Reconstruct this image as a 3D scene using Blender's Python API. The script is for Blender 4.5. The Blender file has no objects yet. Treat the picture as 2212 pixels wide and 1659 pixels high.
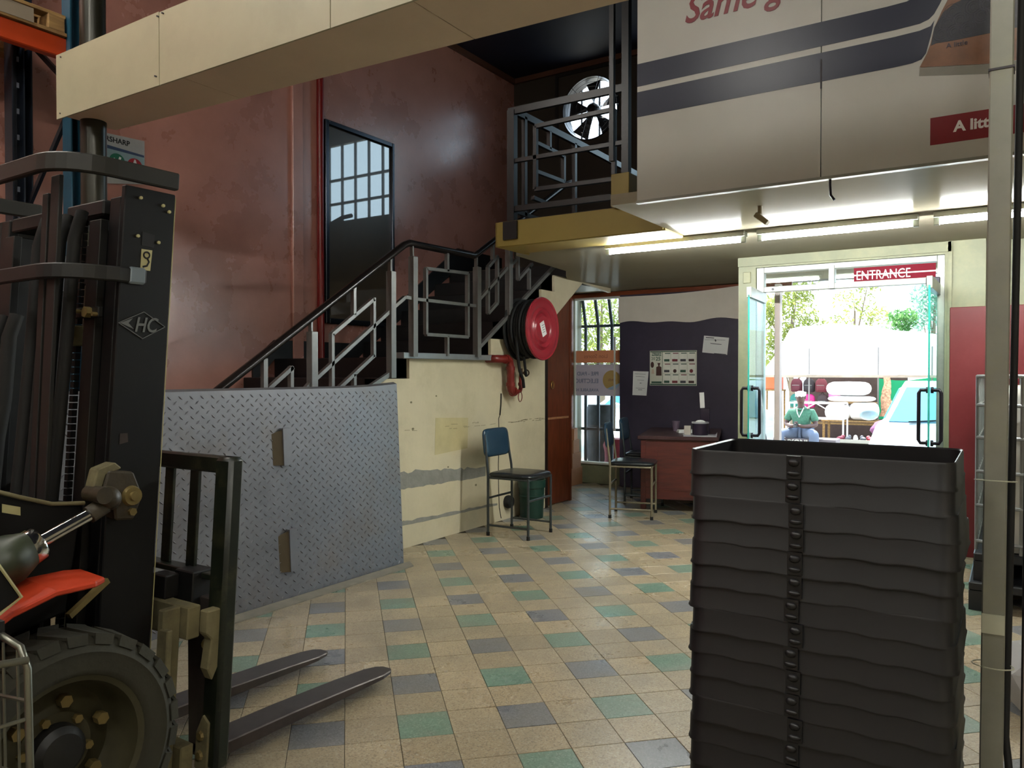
import bpy, bmesh, math, random
from mathutils import Vector, Matrix, Euler
random.seed(7)
scene = bpy.context.scene
COL = scene.collection
R = math.radians
PI = math.pi

# ------------------------------------------------------------------ camera
F_PX = 1674.0
cam_data = bpy.data.cameras.new('camera')
cam_data.sensor_fit = 'HORIZONTAL'
cam_data.sensor_width = 36.0
cam_data.lens = 36.0 * F_PX / 2212.0
cam_data.clip_start = 0.05
cam_data.clip_end = 300
cam = bpy.data.objects.new('camera', cam_data)
COL.objects.link(cam)
cam.location = (0, 0, 1.3)
cam.rotation_euler = (R(90 - 0.8214), 0, R(32.925))
scene.camera = cam

# ------------------------------------------------------------------ sky, sun, exposure
world = bpy.data.worlds.new('world')
scene.world = world
world.use_nodes = True
wn = world.node_tree
bg = wn.nodes['Background']
sky = wn.nodes.new('ShaderNodeTexSky')
sky.sky_type = 'HOSEK_WILKIE'
sky.sun_direction = Vector((-0.28, 0.45, 0.9)).normalized()
sky.turbidity = 5.0
mixw = wn.nodes.new('ShaderNodeMixRGB')
mixw.inputs['Fac'].default_value = 0.7
mixw.inputs['Color2'].default_value = (0.68, 0.85, 1.0, 1)
wn.links.new(sky.outputs['Color'], mixw.inputs['Color1'])
wn.links.new(mixw.outputs['Color'], bg.inputs['Color'])
bg.inputs['Strength'].default_value = 2.7

sun_d = bpy.data.lights.new('sun', 'SUN')
sun_d.energy = 7.5
sun_d.angle = R(0.6)
sun_d.color = (1.0, 0.95, 0.86)
sun = bpy.data.objects.new('sun', sun_d)
COL.objects.link(sun)
sun.rotation_euler = (-Vector((-0.28, 0.45, 0.9))).to_track_quat('-Z', 'Y').to_euler()

vs = scene.view_settings
vs.view_transform = 'Standard'
vs.look = 'None'
vs.gamma = 1.0
vs.use_curve_mapping = False
vs.exposure = 1.42

# daylight portals: they add no light, they only guide the sampling of the sky through the openings
def portal(name, loc, rot, sx, sy):
    d = bpy.data.lights.new(name, 'AREA')
    d.shape = 'RECTANGLE'; d.size = sx; d.size_y = sy
    d.cycles.is_portal = True
    o = bpy.data.objects.new(name, d)
    o.location = loc; o.rotation_euler = rot
    COL.objects.link(o)
portal('portal_entrance', (-1.08, 6.62, 1.05), (R(-90), 0, 0), 1.5, 2.1)
portal('portal_shop_window', (-4.1, 8.5, 1.2), (R(-90), 0, 0), 0.8, 2.1)
portal('portal_upper_window', (-2.45, 8.45, 4.1), (R(-90), 0, 0), 1.7, 1.3)
portal('portal_fan', (-4.21, 8.45, 4.42), (R(-90), 0, 0), 0.8, 0.8)

# ------------------------------------------------------------------ materials
def lin(h):
    h = h.lstrip('#')
    o = []
    for i in (0, 2, 4):
        c = int(h[i:i+2], 16) / 255.0
        o.append(c / 12.92 if c <= 0.04045 else ((c + 0.055) / 1.055) ** 2.4)
    return (o[0], o[1], o[2], 1.0)

MATS = {}
def mat(name, col, rough=0.6, metal=0.0, var=0.12, scale=6.0, bump=0.0, bscale=60.0, dirt=None,
        dirt_amt=0.0, dirt_scale=3.0, obj_var=0.0, spec=0.5, coat=0.0, emit=None, estr=0.0, rough_var=0.0):
    if name in MATS:
        return MATS[name]
    m = bpy.data.materials.new(name)
    m.use_nodes = True
    nt = m.node_tree
    b = nt.nodes['Principled BSDF']
    b.inputs['Roughness'].default_value = rough
    b.inputs['Metallic'].default_value = metal
    b.inputs['Specular IOR Level'].default_value = spec
    b.inputs['Coat Weight'].default_value = coat
    c = lin(col) if isinstance(col, str) else col
    tc = nt.nodes.new('ShaderNodeTexCoord')
    out = None
    if var > 0 or dirt_amt > 0 or obj_var > 0:
        n = nt.nodes.new('ShaderNodeTexNoise')
        n.inputs['Scale'].default_value = scale
        n.inputs['Detail'].default_value = 6
        n.inputs['Roughness'].default_value = 0.65
        nt.links.new(tc.outputs['Object'], n.inputs['Vector'])
        mr = nt.nodes.new('ShaderNodeMapRange')
        mr.inputs['From Min'].default_value = 0.3
        mr.inputs['From Max'].default_value = 0.7
        mr.inputs['To Min'].default_value = 1.0 - var
        mr.inputs['To Max'].default_value = 1.0 + var
        nt.links.new(n.outputs['Fac'], mr.inputs['Value'])
        mu = nt.nodes.new('ShaderNodeMixRGB'); mu.blend_type = 'MULTIPLY'
        mu.inputs['Fac'].default_value = 1.0
        mu.inputs['Color1'].default_value = c
        nt.links.new(mr.outputs['Result'], mu.inputs['Color2'])
        out = mu.outputs['Color']
        if obj_var > 0:
            oi = nt.nodes.new('ShaderNodeObjectInfo')
            mr2 = nt.nodes.new('ShaderNodeMapRange')
            mr2.inputs['To Min'].default_value = 1.0 - obj_var
            mr2.inputs['To Max'].default_value = 1.0 + obj_var
            nt.links.new(oi.outputs['Random'], mr2.inputs['Value'])
            mu2 = nt.nodes.new('ShaderNodeMixRGB'); mu2.blend_type = 'MULTIPLY'
            mu2.inputs['Fac'].default_value = 1.0
            nt.links.new(out, mu2.inputs['Color1'])
            nt.links.new(mr2.outputs['Result'], mu2.inputs['Color2'])
            out = mu2.outputs['Color']
        if dirt_amt > 0:
            n2 = nt.nodes.new('ShaderNodeTexNoise')
            n2.inputs['Scale'].default_value = dirt_scale
            n2.inputs['Detail'].default_value = 9
            n2.inputs['Roughness'].default_value = 0.7
            nt.links.new(tc.outputs['Object'], n2.inputs['Vector'])
            mr3 = nt.nodes.new('ShaderNodeMapRange')
            mr3.inputs['From Min'].default_value = 0.5
            mr3.inputs['From Max'].default_value = 0.72
            mr3.inputs['To Max'].default_value = dirt_amt
            nt.links.new(n2.outputs['Fac'], mr3.inputs['Value'])
            mx = nt.nodes.new('ShaderNodeMixRGB')
            nt.links.new(mr3.outputs['Result'], mx.inputs['Fac'])
            nt.links.new(out, mx.inputs['Color1'])
            mx.inputs['Color2'].default_value = lin(dirt)
            out = mx.outputs['Color']
        nt.links.new(out, b.inputs['Base Color'])
        if rough_var > 0:
            mr4 = nt.nodes.new('ShaderNodeMapRange')
            mr4.inputs['From Min'].default_value = 0.3
            mr4.inputs['From Max'].default_value = 0.7
            mr4.inputs['To Min'].default_value = max(0.02, rough - rough_var)
            mr4.inputs['To Max'].default_value = min(1.0, rough + rough_var)
            nt.links.new(n.outputs['Fac'], mr4.inputs['Value'])
            nt.links.new(mr4.outputs['Result'], b.inputs['Roughness'])
    else:
        b.inputs['Base Color'].default_value = c
    if bump > 0:
        n3 = nt.nodes.new('ShaderNodeTexNoise')
        n3.inputs['Scale'].default_value = bscale
        n3.inputs['Detail'].default_value = 5
        nt.links.new(tc.outputs['Object'], n3.inputs['Vector'])
        bp = nt.nodes.new('ShaderNodeBump')
        bp.inputs['Strength'].default_value = bump
        bp.inputs['Distance'].default_value = 0.01
        nt.links.new(n3.outputs['Fac'], bp.inputs['Height'])
        nt.links.new(bp.outputs['Normal'], b.inputs['Normal'])
    if emit:
        b.inputs['Emission Color'].default_value = lin(emit)
        b.inputs['Emission Strength'].default_value = estr
    MATS[name] = m
    return m

def glass_mat(name, tint=(0.93, 0.97, 0.96, 1), refl=0.08):
    m = bpy.data.materials.new(name); m.use_nodes = True
    nt = m.node_tree
    nt.nodes.remove(nt.nodes['Principled BSDF'])
    t = nt.nodes.new('ShaderNodeBsdfTransparent'); t.inputs['Color'].default_value = tint
    g = nt.nodes.new('ShaderNodeBsdfGlossy'); g.inputs['Roughness'].default_value = 0.02
    mx = nt.nodes.new('ShaderNodeMixShader'); mx.inputs['Fac'].default_value = refl
    nt.links.new(t.outputs[0], mx.inputs[1]); nt.links.new(g.outputs[0], mx.inputs[2])
    nt.links.new(mx.outputs[0], nt.nodes['Material Output'].inputs['Surface'])
    MATS[name] = m
    return m

def sheet_mat(name, col, trans=0.6, see=0.0):
    """thin sheet that lets daylight glow through"""
    m = bpy.data.materials.new(name); m.use_nodes = True
    nt = m.node_tree
    nt.nodes.remove(nt.nodes['Principled BSDF'])
    c = lin(col)
    d = nt.nodes.new('ShaderNodeBsdfDiffuse'); d.inputs['Color'].default_value = c
    t = nt.nodes.new('ShaderNodeBsdfTranslucent'); t.inputs['Color'].default_value = c
    n = nt.nodes.new('ShaderNodeTexNoise'); n.inputs['Scale'].default_value = 4
    tc = nt.nodes.new('ShaderNodeTexCoord')
    nt.links.new(tc.outputs['Object'], n.inputs['Vector'])
    mr = nt.nodes.new('ShaderNodeMapRange')
    mr.inputs['To Min'].default_value = max(0, trans - 0.1); mr.inputs['To Max'].default_value = min(1, trans + 0.1)
    nt.links.new(n.outputs['Fac'], mr.inputs['Value'])
    mx = nt.nodes.new('ShaderNodeMixShader')
    nt.links.new(mr.outputs['Result'], mx.inputs['Fac'])
    nt.links.new(d.outputs[0], mx.inputs[1]); nt.links.new(t.outputs[0], mx.inputs[2])
    last = mx
    if see > 0:
        tr = nt.nodes.new('ShaderNodeBsdfTransparent')
        m2 = nt.nodes.new('ShaderNodeMixShader'); m2.inputs['Fac'].default_value = see
        nt.links.new(mx.outputs[0], m2.inputs[1]); nt.links.new(tr.outputs[0], m2.inputs[2])
        last = m2
    nt.links.new(last.outputs[0], nt.nodes['Material Output'].inputs['Surface'])
    MATS[name] = m
    return m

def wood_mat(name, c1, c2, rough=0.5, scale=3.0, axis='Z'):
    m = bpy.data.materials.new(name); m.use_nodes = True
    nt = m.node_tree; b = nt.nodes['Principled BSDF']
    tc = nt.nodes.new('ShaderNodeTexCoord')
    mp = nt.nodes.new('ShaderNodeMapping')
    s = {'X': (0.15, 1, 1), 'Y': (1, 0.15, 1), 'Z': (1, 1, 0.15)}[axis]
    mp.inputs['Scale'].default_value = s
    nt.links.new(tc.outputs['Object'], mp.inputs['Vector'])
    n = nt.nodes.new('ShaderNodeTexNoise'); n.inputs['Scale'].default_value = scale * 12
    n.inputs['Detail'].default_value = 8; n.inputs['Distortion'].default_value = 0.6
    nt.links.new(mp.outputs['Vector'], n.inputs['Vector'])
    cr = nt.nodes.new('ShaderNodeValToRGB')
    cr.color_ramp.elements[0].position = 0.3; cr.color_ramp.elements[0].color = lin(c1)
    cr.color_ramp.elements[1].position = 0.72; cr.color_ramp.elements[1].color = lin(c2)
    nt.links.new(n.outputs['Fac'], cr.inputs['Fac'])
    nt.links.new(cr.outputs['Color'], b.inputs['Base Color'])
    b.inputs['Roughness'].default_value = rough
    MATS[name] = m
    return m

def emit_mat(name, col, strength):
    m = bpy.data.materials.new(name); m.use_nodes = True
    nt = m.node_tree
    nt.nodes.remove(nt.nodes['Principled BSDF'])
    e = nt.nodes.new('ShaderNodeEmission')
    e.inputs['Color'].default_value = col; e.inputs['Strength'].default_value = strength
    nt.links.new(e.outputs[0], nt.nodes['Material Output'].inputs['Surface'])
    MATS[name] = m
    return m

# ------------------------------------------------------------------ mesh builder
class MB:
    def __init__(self):
        self.v = []; self.f = []
    def _add(self, vs, fs):
        o = len(self.v)
        self.v.extend([tuple(p) for p in vs])
        self.f.extend([tuple(i + o for i in f) for f in fs])
        return self
    def box(self, lo, hi):
        x0, y0, z0 = lo; x1, y1, z1 = hi
        return self._add([(x0,y0,z0),(x1,y0,z0),(x1,y1,z0),(x0,y1,z0),(x0,y0,z1),(x1,y0,z1),(x1,y1,z1),(x0,y1,z1)],
                         [(0,3,2,1),(4,5,6,7),(0,1,5,4),(1,2,6,5),(2,3,7,6),(3,0,4,7)])
    def bar(self, p0, p1, w, h, up=(0, 0, 1)):
        """rectangular bar from p0 to p1; w across, h along 'up'"""
        p0 = Vector(p0); p1 = Vector(p1)
        d = (p1 - p0).normalized(); u = Vector(up)
        s = d.cross(u)
        if s.length < 1e-5:
            s = d.cross(Vector((1, 0, 0)))
        s.normalize(); u = s.cross(d).normalized()
        vs = []
        for p in (p0, p1):
            for a, b in ((-1,-1),(1,-1),(1,1),(-1,1)):
                vs.append(p + s * (a * w / 2) + u * (b * h / 2))
        return self._add(vs, [(0,1,2,3),(7,6,5,4),(0,4,5,1),(1,5,6,2),(2,6,7,3),(3,7,4,0)])
    def cyl(self, p0, p1, r0, r1=None, n=14, caps=True):
        if r1 is None: r1 = r0
        p0 = Vector(p0); p1 = Vector(p1)
        d = (p1 - p0).normalized()
        a = d.orthogonal().normalized(); b = d.cross(a)
        vs = []
        for p, r in ((p0, r0), (p1, r1)):
            for i in range(n):
                t = 2 * PI * i / n
                vs.append(p + a * (r * math.cos(t)) + b * (r * math.sin(t)))
        fs = [(i, (i+1) % n, n + (i+1) % n, n + i) for i in range(n)]
        if caps:
            fs.append(tuple(range(n-1, -1, -1))); fs.append(tuple(range(n, 2*n)))
        return self._add(vs, fs)
    def tube(self, pts, r, n=10, caps=True, closed=False):
        pts = [Vector(p) for p in pts]
        m = len(pts)
        rr = r if isinstance(r, (list, tuple)) else [r] * m
        vs = []; prev = None
        for i, p in enumerate(pts):
            if closed:
                d = pts[(i+1) % m] - pts[i-1]
            else:
                d = pts[min(i+1, m-1)] - pts[max(i-1, 0)]
            d.normalize()
            if prev is None:
                a = d.orthogonal().normalized()
            else:
                a = prev - d * prev.dot(d)
                a = a.normalized() if a.length > 1e-6 else d.orthogonal().normalized()
            prev = a
            b = d.cross(a)
            for k in range(n):
                t = 2 * PI * k / n
                vs.append(p + a * (rr[i] * math.cos(t)) + b * (rr[i] * math.sin(t)))
        fs = []
        for i in range(m if closed else m - 1):
            j = (i + 1) % m
            for k in range(n):
                fs.append((i*n+k, i*n+(k+1) % n, j*n+(k+1) % n, j*n+k))
        if caps and not closed:
            fs.append(tuple(range(n-1, -1, -1))); fs.append(tuple((m-1)*n + k for k in range(n)))
        return self._add(vs, fs)
    def lathe(self, prof, o, axis=(0, 0, 1), n=32, closed=False):
        """prof: list of (radius, height) along axis from o"""
        o = Vector(o); d = Vector(axis).normalized()
        a = d.orthogonal().normalized(); b = d.cross(a)
        vs = []
        for r, h in prof:
            for k in range(n):
                t = 2 * PI * k / n
                vs.append(o + d * h + a * (r * math.cos(t)) + b * (r * math.sin(t)))
        fs = []
        m = len(prof)
        for i in range(m if closed else m - 1):
            j = (i + 1) % m
            for k in range(n):
                fs.append((i*n+k, i*n+(k+1) % n, j*n+(k+1) % n, j*n+k))
        if not closed:
            if prof[0][0] > 1e-5: fs.append(tuple(range(n-1, -1, -1)))
            if prof[-1][0] > 1e-5: fs.append(tuple((m-1)*n + k for k in range(n)))
        return self._add(vs, fs)
    def prism(self, poly, axis, a0, a1):
        """poly: 2D points; axis X -> (y,z), Y -> (x,z), Z -> (x,y)"""
        def P(p, a):
            return {'X': (a, p[0], p[1]), 'Y': (p[0], a, p[1]), 'Z': (p[0], p[1], a)}[axis]
        n = len(poly)
        vs = [P(p, a0) for p in poly] + [P(p, a1) for p in poly]
        fs = [tuple(range(n-1, -1, -1)), tuple(range(n, 2*n))] + [(i, (i+1) % n, n+(i+1) % n, n+i) for i in range(n)]
        return self._add(vs, fs)
    def poly(self, pts):
        return self._add(pts, [tuple(range(len(pts)))])
    def loft(self, loops, caps=True, closed_loop=True):
        n = len(loops[0]); vs = [p for l in loops for p in l]; fs = []
        for i in range(len(loops) - 1):
            for k in range(n if closed_loop else n - 1):
                fs.append((i*n+k, i*n+(k+1) % n, (i+1)*n+(k+1) % n, (i+1)*n+k))
        if caps:
            fs.append(tuple(range(n-1, -1, -1))); fs.append(tuple((len(loops)-1)*n + k for k in range(n)))
        return self._add(vs, fs)
    def sphere(self, c, r, nu=14, nv=9):
        if not isinstance(r, (tuple, list)): r = (r, r, r)
        vs = [(c[0], c[1], c[2]-r[2])]
        for j in range(1, nv):
            ph = -PI/2 + PI * j / nv
            for i in range(nu):
                t = 2*PI*i/nu
                vs.append((c[0]+r[0]*math.cos(ph)*math.cos(t), c[1]+r[1]*math.cos(ph)*math.sin(t), c[2]+r[2]*math.sin(ph)))
        vs.append((c[0], c[1], c[2]+r[2]))
        fs = [(0, 1+(i+1) % nu, 1+i) for i in range(nu)]
        for j in range(nv-2):
            for i in range(nu):
                fs.append((1+j*nu+i, 1+j*nu+(i+1) % nu, 1+(j+1)*nu+(i+1) % nu, 1+(j+1)*nu+i))
        L = len(vs)-1; o = 1+(nv-2)*nu
        fs += [(o+i, o+(i+1) % nu, L) for i in range(nu)]
        return self._add(vs, fs)
    def torus(self, c, axis, R0, r, n=28, m=8):
        d = Vector(axis).normalized(); a = d.orthogonal().normalized(); b = d.cross(a); c = Vector(c)
        pts = [c + a*(R0*math.cos(2*PI*i/n)) + b*(R0*math.sin(2*PI*i/n)) for i in range(n)]
        return self.tube(pts, r, m, closed=True)
    def xf(self, fn):
        self.v = [tuple(fn(*p)) for p in self.v]
        return self
    def mesh(self, name, bevel=0.0, segs=1, smooth=None, base=None):
        me = bpy.data.meshes.new(name)
        vs = self.v
        if base is not None:
            vs = [(x-base[0], y-base[1], z-base[2]) for x, y, z in vs]
        me.from_pydata(vs, [], self.f)
        bm = bmesh.new(); bm.from_mesh(me)
        bmesh.ops.recalc_face_normals(bm, faces=bm.faces)
        if bevel > 0:
            ed = [e for e in bm.edges if len(e.link_faces) == 2 and e.calc_face_angle(0) > 0.6]
            bmesh.ops.bevel(bm, geom=ed, offset=bevel, segments=segs, affect='EDGES', profile=0.5, clamp_overlap=True)
        bm.to_mesh(me); bm.free()
        if smooth:
            me.polygons.foreach_set('use_smooth', [True] * len(me.polygons))
            me.set_sharp_from_angle(angle=R(smooth))
        return me

def root_of(o):
    while o.parent: o = o.parent
    return o

def tag(o, label=None, cat=None, group=None, kind=None):
    if label: o['label'] = label
    if cat: o['category'] = cat
    if group: o['group'] = group
    if kind: o['kind'] = kind
    return o

def link(name, me, material, parent=None):
    o = bpy.data.objects.new(name, me)
    COL.objects.link(o)
    if material is not None and not me.materials:
        me.materials.append(material)
    if parent is not None:
        o.parent = parent
    return o

def part(name, mb, material, parent, bevel=0.0, smooth=None, segs=1, label=None):
    """a piece built in world coordinates under a thing whose root stands at its own base"""
    r = root_of(parent)
    o = link(name, mb.mesh(name, bevel, segs, smooth, base=tuple(r.location)), material, parent)
    if label: o['label'] = label
    return o

def lpart(name, mb, material, parent, bevel=0.0, smooth=None, segs=1, label=None):
    """a piece built in its thing's own coordinates"""
    o = link(name, mb.mesh(name, bevel, segs, smooth), material, parent)
    if label: o['label'] = label
    return o

def thing(name, loc, label, cat, group=None, rz=0.0):
    o = bpy.data.objects.new(name, None)
    o.empty_display_size = 0.1
    COL.objects.link(o)
    o.location = loc; o.rotation_euler = (0, 0, rz)
    tag(o, label, cat, group)
    return o

def single(name, mb, material, label, cat, bevel=0.0, smooth=None, base=(0, 0, 0), group=None, segs=1):
    o = link(name, mb.mesh(name, bevel, segs, smooth, base=base), material)
    o.location = base
    return tag(o, label, cat, group)

def struct(name, mb, material, label, bevel=0.0, smooth=None, parent=None, cat=None):
    if parent is None:
        o = link(name, mb.mesh(name, bevel, 1, smooth), material)
        tag(o, label, cat or 'building part', kind='structure')
    else:
        o = part(name, mb, material, parent, bevel, smooth)
    return o

def copy_tree(o, parent=None):
    c = o.copy()
    COL.objects.link(c)
    c.parent = parent
    for ch in list(o.children):
        copy_tree(ch, c)
    return c

def text(name, s, size, loc, rot, material, parent, ext=0.0006, align='LEFT', shear=0.0, bold=0.0, sx=1.0):
    cu = bpy.data.curves.new(name, 'FONT')
    cu.body = s; cu.size = size; cu.align_x = align; cu.shear = shear
    cu.extrude = ext; cu.offset = bold; cu.resolution_u = 3
    t = bpy.data.objects.new(name, cu)
    COL.objects.link(t)
    dg = bpy.context.evaluated_depsgraph_get()
    me = bpy.data.meshes.new_from_object(t.evaluated_get(dg))
    bpy.data.objects.remove(t); bpy.data.curves.remove(cu)
    me.name = name
    M = Matrix.Translation(Vector(loc)) @ Euler(rot).to_matrix().to_4x4() @ Matrix.Diagonal((sx, 1, 1, 1))
    base = root_of(parent).location if parent else Vector((0, 0, 0))
    me.transform(Matrix.Translation(-base) @ M)
    me.materials.clear(); me.materials.append(material)
    o = bpy.data.objects.new(name, me)
    COL.objects.link(o)
    if parent: o.parent = parent
    return o

ROT_Y = (R(90), 0, 0)            # reads from -Y
ROT_X = (R(90), 0, R(90))        # reads from +X
ROT_BACK = (R(90), 0, R(180))    # reads from +Y
ORD = ['first', 'second', 'third', 'fourth', 'fifth', 'sixth', 'seventh', 'eighth', 'ninth', 'tenth', 'eleventh',
       'twelfth', 'thirteenth', 'fourteenth', 'fifteenth', 'sixteenth', 'seventeenth', 'eighteenth', 'nineteenth', 'twentieth']
# ================================================================== material palette
m_red = mat('red_wall_paint', '#b47e70', rough=0.28, var=0.16, scale=1.6, bump=0.06, bscale=35, dirt='#8a5646', dirt_amt=0.14, dirt_scale=1.1, spec=1.0, rough_var=0.05)
m_beige = mat('cream_plaster', '#ccc0a2', rough=0.55, var=0.07, scale=2.5, bump=0.12, bscale=28, dirt='#9a8f6c', dirt_amt=0.35, dirt_scale=2.2)
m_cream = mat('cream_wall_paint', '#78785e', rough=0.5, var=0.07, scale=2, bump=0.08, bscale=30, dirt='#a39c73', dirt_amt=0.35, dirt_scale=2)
m_soffit = mat('glossy_cream_ceiling', '#948c7a', rough=0.25, var=0.05, scale=2, bump=0.10, bscale=6, dirt='#958a70', dirt_amt=0.3, dirt_scale=1.6, spec=0.0, coat=0.08)
m_soffit.node_tree.nodes['Principled BSDF'].inputs['Coat Roughness'].default_value = 0.16
m_yellow = mat('ochre_fascia', '#8f7a34', rough=0.5, var=0.08, scale=3, dirt='#6d5a2a', dirt_amt=0.3)
m_dark_ceiling = mat('navy_ceiling', '#141f38', rough=0.6, var=0.1, scale=2)
m_upper_wall = mat('upper_brown_wall', '#3a3228', rough=0.6, var=0.12, scale=2)
m_black_step = mat('black_step_paint', '#0d0e10', rough=0.42, var=0.25, scale=5, dirt='#2b2a28', dirt_amt=0.3, dirt_scale=4)
m_grout = mat('dark_grout', '#4a4437', rough=0.8)
m_conc = mat('grey_concrete', '#8d8a80', rough=0.8, var=0.1, scale=3, bump=0.2, bscale=40)
m_road = mat('pale_road', '#9c978c', rough=0.9, var=0.1, scale=1.5)
m_back = mat('warehouse_wall', '#c9c3ae', rough=0.7, var=0.08)
m_blackmetal = mat('black_rail_paint', '#0b0c0e', rough=0.35, var=0.2, scale=8)
m_railgrey = mat('grey_rail_face', '#70706e', rough=0.4, metal=0.35, var=0.12, scale=12)
m_wood = wood_mat('brown_door_wood', '#4e2413', '#6e3620', rough=0.35, axis='Z')
m_orangewood = wood_mat('orange_wood_trim', '#6a2f18', '#8a4422', rough=0.4, axis='X')
m_darkboard = mat('dark_purple_board', '#3a3342', rough=0.45, var=0.12, scale=3, dirt='#4b4352', dirt_amt=0.4, dirt_scale=4)
m_alu = mat('worn_aluminium', '#8a8c84', rough=0.4, metal=0.7, var=0.12, scale=9, dirt='#a5a594', dirt_amt=0.5, dirt_scale=5)
m_white = mat('white_paint', '#d8d6cc', rough=0.5, var=0.04)
m_glass = glass_mat('clear_pane')
m_darksteel = mat('dark_handle_steel', '#221f26', rough=0.3, metal=0.6, var=0.1)
m_paper = mat('white_paper', '#e2e0dc', rough=0.7, var=0.03)
m_ink = mat('grey_ink', '#4a484c', rough=0.8, var=0.05)

# ================================================================== floor with terrazzo tiles
def terrazzo(name, base, chip1, chip2, var):
    m = bpy.data.materials.new(name); m.use_nodes = True
    nt = m.node_tree; b = nt.nodes['Principled BSDF']
    tc = nt.nodes.new('ShaderNodeTexCoord'); oi = nt.nodes.new('ShaderNodeObjectInfo')
    geo = nt.nodes.new('ShaderNodeNewGeometry')
    vor = nt.nodes.new('ShaderNodeTexVoronoi'); vor.inputs['Scale'].default_value = 190
    nt.links.new(geo.outputs['Position'], vor.inputs['Vector'])
    cr = nt.nodes.new('ShaderNodeValToRGB'); cr.color_ramp.interpolation = 'CONSTANT'
    e = cr.color_ramp.elements
    e[0].position = 0.0; e[0].color = lin(base)
    e[1].position = 0.66; e[1].color = lin(chip1)
    e2 = e.new(0.86); e2.color = lin(chip2)
    sp = nt.nodes.new('ShaderNodeSeparateColor')
    nt.links.new(vor.outputs['Color'], sp.inputs['Color'])
    nt.links.new(sp.outputs['Red'], cr.inputs['Fac'])
    # each tile a little lighter or darker
    mr = nt.nodes.new('ShaderNodeMapRange')
    mr.inputs['To Min'].default_value = 1 - var; mr.inputs['To Max'].default_value = 1 + var
    nt.links.new(oi.outputs['Random'], mr.inputs['Value'])
    mu = nt.nodes.new('ShaderNodeMixRGB'); mu.blend_type = 'MULTIPLY'; mu.inputs['Fac'].default_value = 1
    nt.links.new(cr.outputs['Color'], mu.inputs['Color1']); nt.links.new(mr.outputs['Result'], mu.inputs['Color2'])
    # worn-in dirt with a shape of its own, running across the tiles
    n = nt.nodes.new('ShaderNodeTexNoise'); n.inputs['Scale'].default_value = 2.1
    n.inputs['Detail'].default_value = 7; n.inputs['Roughness'].default_value = 0.6; n.inputs['Distortion'].default_value = 0.3
    nt.links.new(geo.outputs['Position'], n.inputs['Vector'])
    mr2 = nt.nodes.new('ShaderNodeMapRange')
    mr2.inputs['From Min'].default_value = 0.42; mr2.inputs['From Max'].default_value = 0.74
    mr2.inputs['To Max'].default_value = 0.68
    nt.links.new(n.outputs['Fac'], mr2.inputs['Value'])
    mx = nt.nodes.new('ShaderNodeMixRGB'); mx.inputs['Color2'].default_value = lin('#7b7364')
    nt.links.new(mr2.outputs['Result'], mx.inputs['Fac']); nt.links.new(mu.outputs['Color'], mx.inputs['Color1'])
    nt.links.new(mx.outputs['Color'], b.inputs['Base Color'])
    mr3 = nt.nodes.new('ShaderNodeMapRange')
    mr3.inputs['From Min'].default_value = 0.35; mr3.inputs['From Max'].default_value = 0.7
    mr3.inputs['To Min'].default_value = 0.24; mr3.inputs['To Max'].default_value = 0.46
    nt.links.new(n.outputs['Fac'], mr3.inputs['Value'])
    nt.links.new(mr3.outputs['Result'], b.inputs['Roughness'])
    return m
m_tiles = [terrazzo('cream_terrazzo', '#a09074', '#857761', '#aca088', 0.12),
           terrazzo('green_terrazzo', '#66806f', '#597062', '#7c8f80', 0.10),
           terrazzo('grey_terrazzo', '#6e6f72', '#5e5f62', '#7d7d80', 0.10)]
TS = 0.1361
T0 = Vector((-1.82, 2.215, 0))
def tile_kind(i, j):
    if i % 2 or j % 2: return 0
    return 1 if ((i + j) // 2) % 2 == 0 else 2
def tile_mesh(name, k):
    s = 0.0952; mb = MB()
    c = s - 0.0012
    lo = [(-s,-s,-0.012),(s,-s,-0.012),(s,s,-0.012),(-s,s,-0.012)]
    mi = [(-s,-s,-0.0012),(s,-s,-0.0012),(s,s,-0.0012),(-s,s,-0.0012)]
    hi = [(-c,-c,0),(c,-c,0),(c,c,0),(-c,c,0)]
    mb.loft([lo, mi, hi], caps=False); mb.f.append((8, 9, 10, 11))
    mb.xf(lambda x, y, z: ((x - y) * 0.70711, (x + y) * 0.70711, z))
    me = mb.mesh(name); me.materials.append(m_tiles[k])
    return me
floor = struct('floor', MB().box((-5.28, -7, -0.25), (4.2, 6.48, -0.003)).box((-5.28, 6.48, -0.25), (-1.72, 8.2, -0.003)), m_grout,
               'terrazzo tiled shop floor laid diagonally with cream, green and grey squares', cat='floor')
tmesh = [tile_mesh('tile_%s' % n, k) for k, n in enumerate(('cream', 'green', 'grey'))]
cth, sth = math.cos(R(32.925)), math.sin(R(32.925))
cand = []; rest = []
for i in range(-70, 71):
    for j in range(-70, 71):
        x = T0.x + TS * (i - j); y = T0.y + TS * (i + j)
        if not (-7 < y < 8.1 and x < 4.1): continue
        if x < -3.84 and not (6.5 < y): continue
        if x < -5.1 or (y > 6.42 and x > -1.8): continue
        fw = -sth * x + cth * y; rt = cth * x + sth * y
        px = 1106 + F_PX * rt / fw if fw > 0.3 else -9e9
        py = 805 + F_PX * 1.3 / fw if fw > 0.3 else 9e9
        seen = fw > 0.3 and 330 < px < 2240 and py < 1700 and not (1500 < px < 2085 and py > 960) and x > -3.8 and not (x < -3.45 and y < 4.0)
        (cand if seen else rest).append((fw, x, y, tile_kind(i, j)))
cand.sort()
for n, (fw, x, y, k) in enumerate(cand[:300]):
    o = bpy.data.objects.new('tile', tmesh[k]); COL.objects.link(o)
    o.location = (x, y, random.uniform(-0.0006, 0.0004)); o.parent = floor
    o.rotation_euler = (random.uniform(-.002, .002), random.uniform(-.002, .002), (n % 4) * PI / 2)
me = bpy.data.meshes.new('tile_field'); V = []; Fc = []; MI = []
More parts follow.
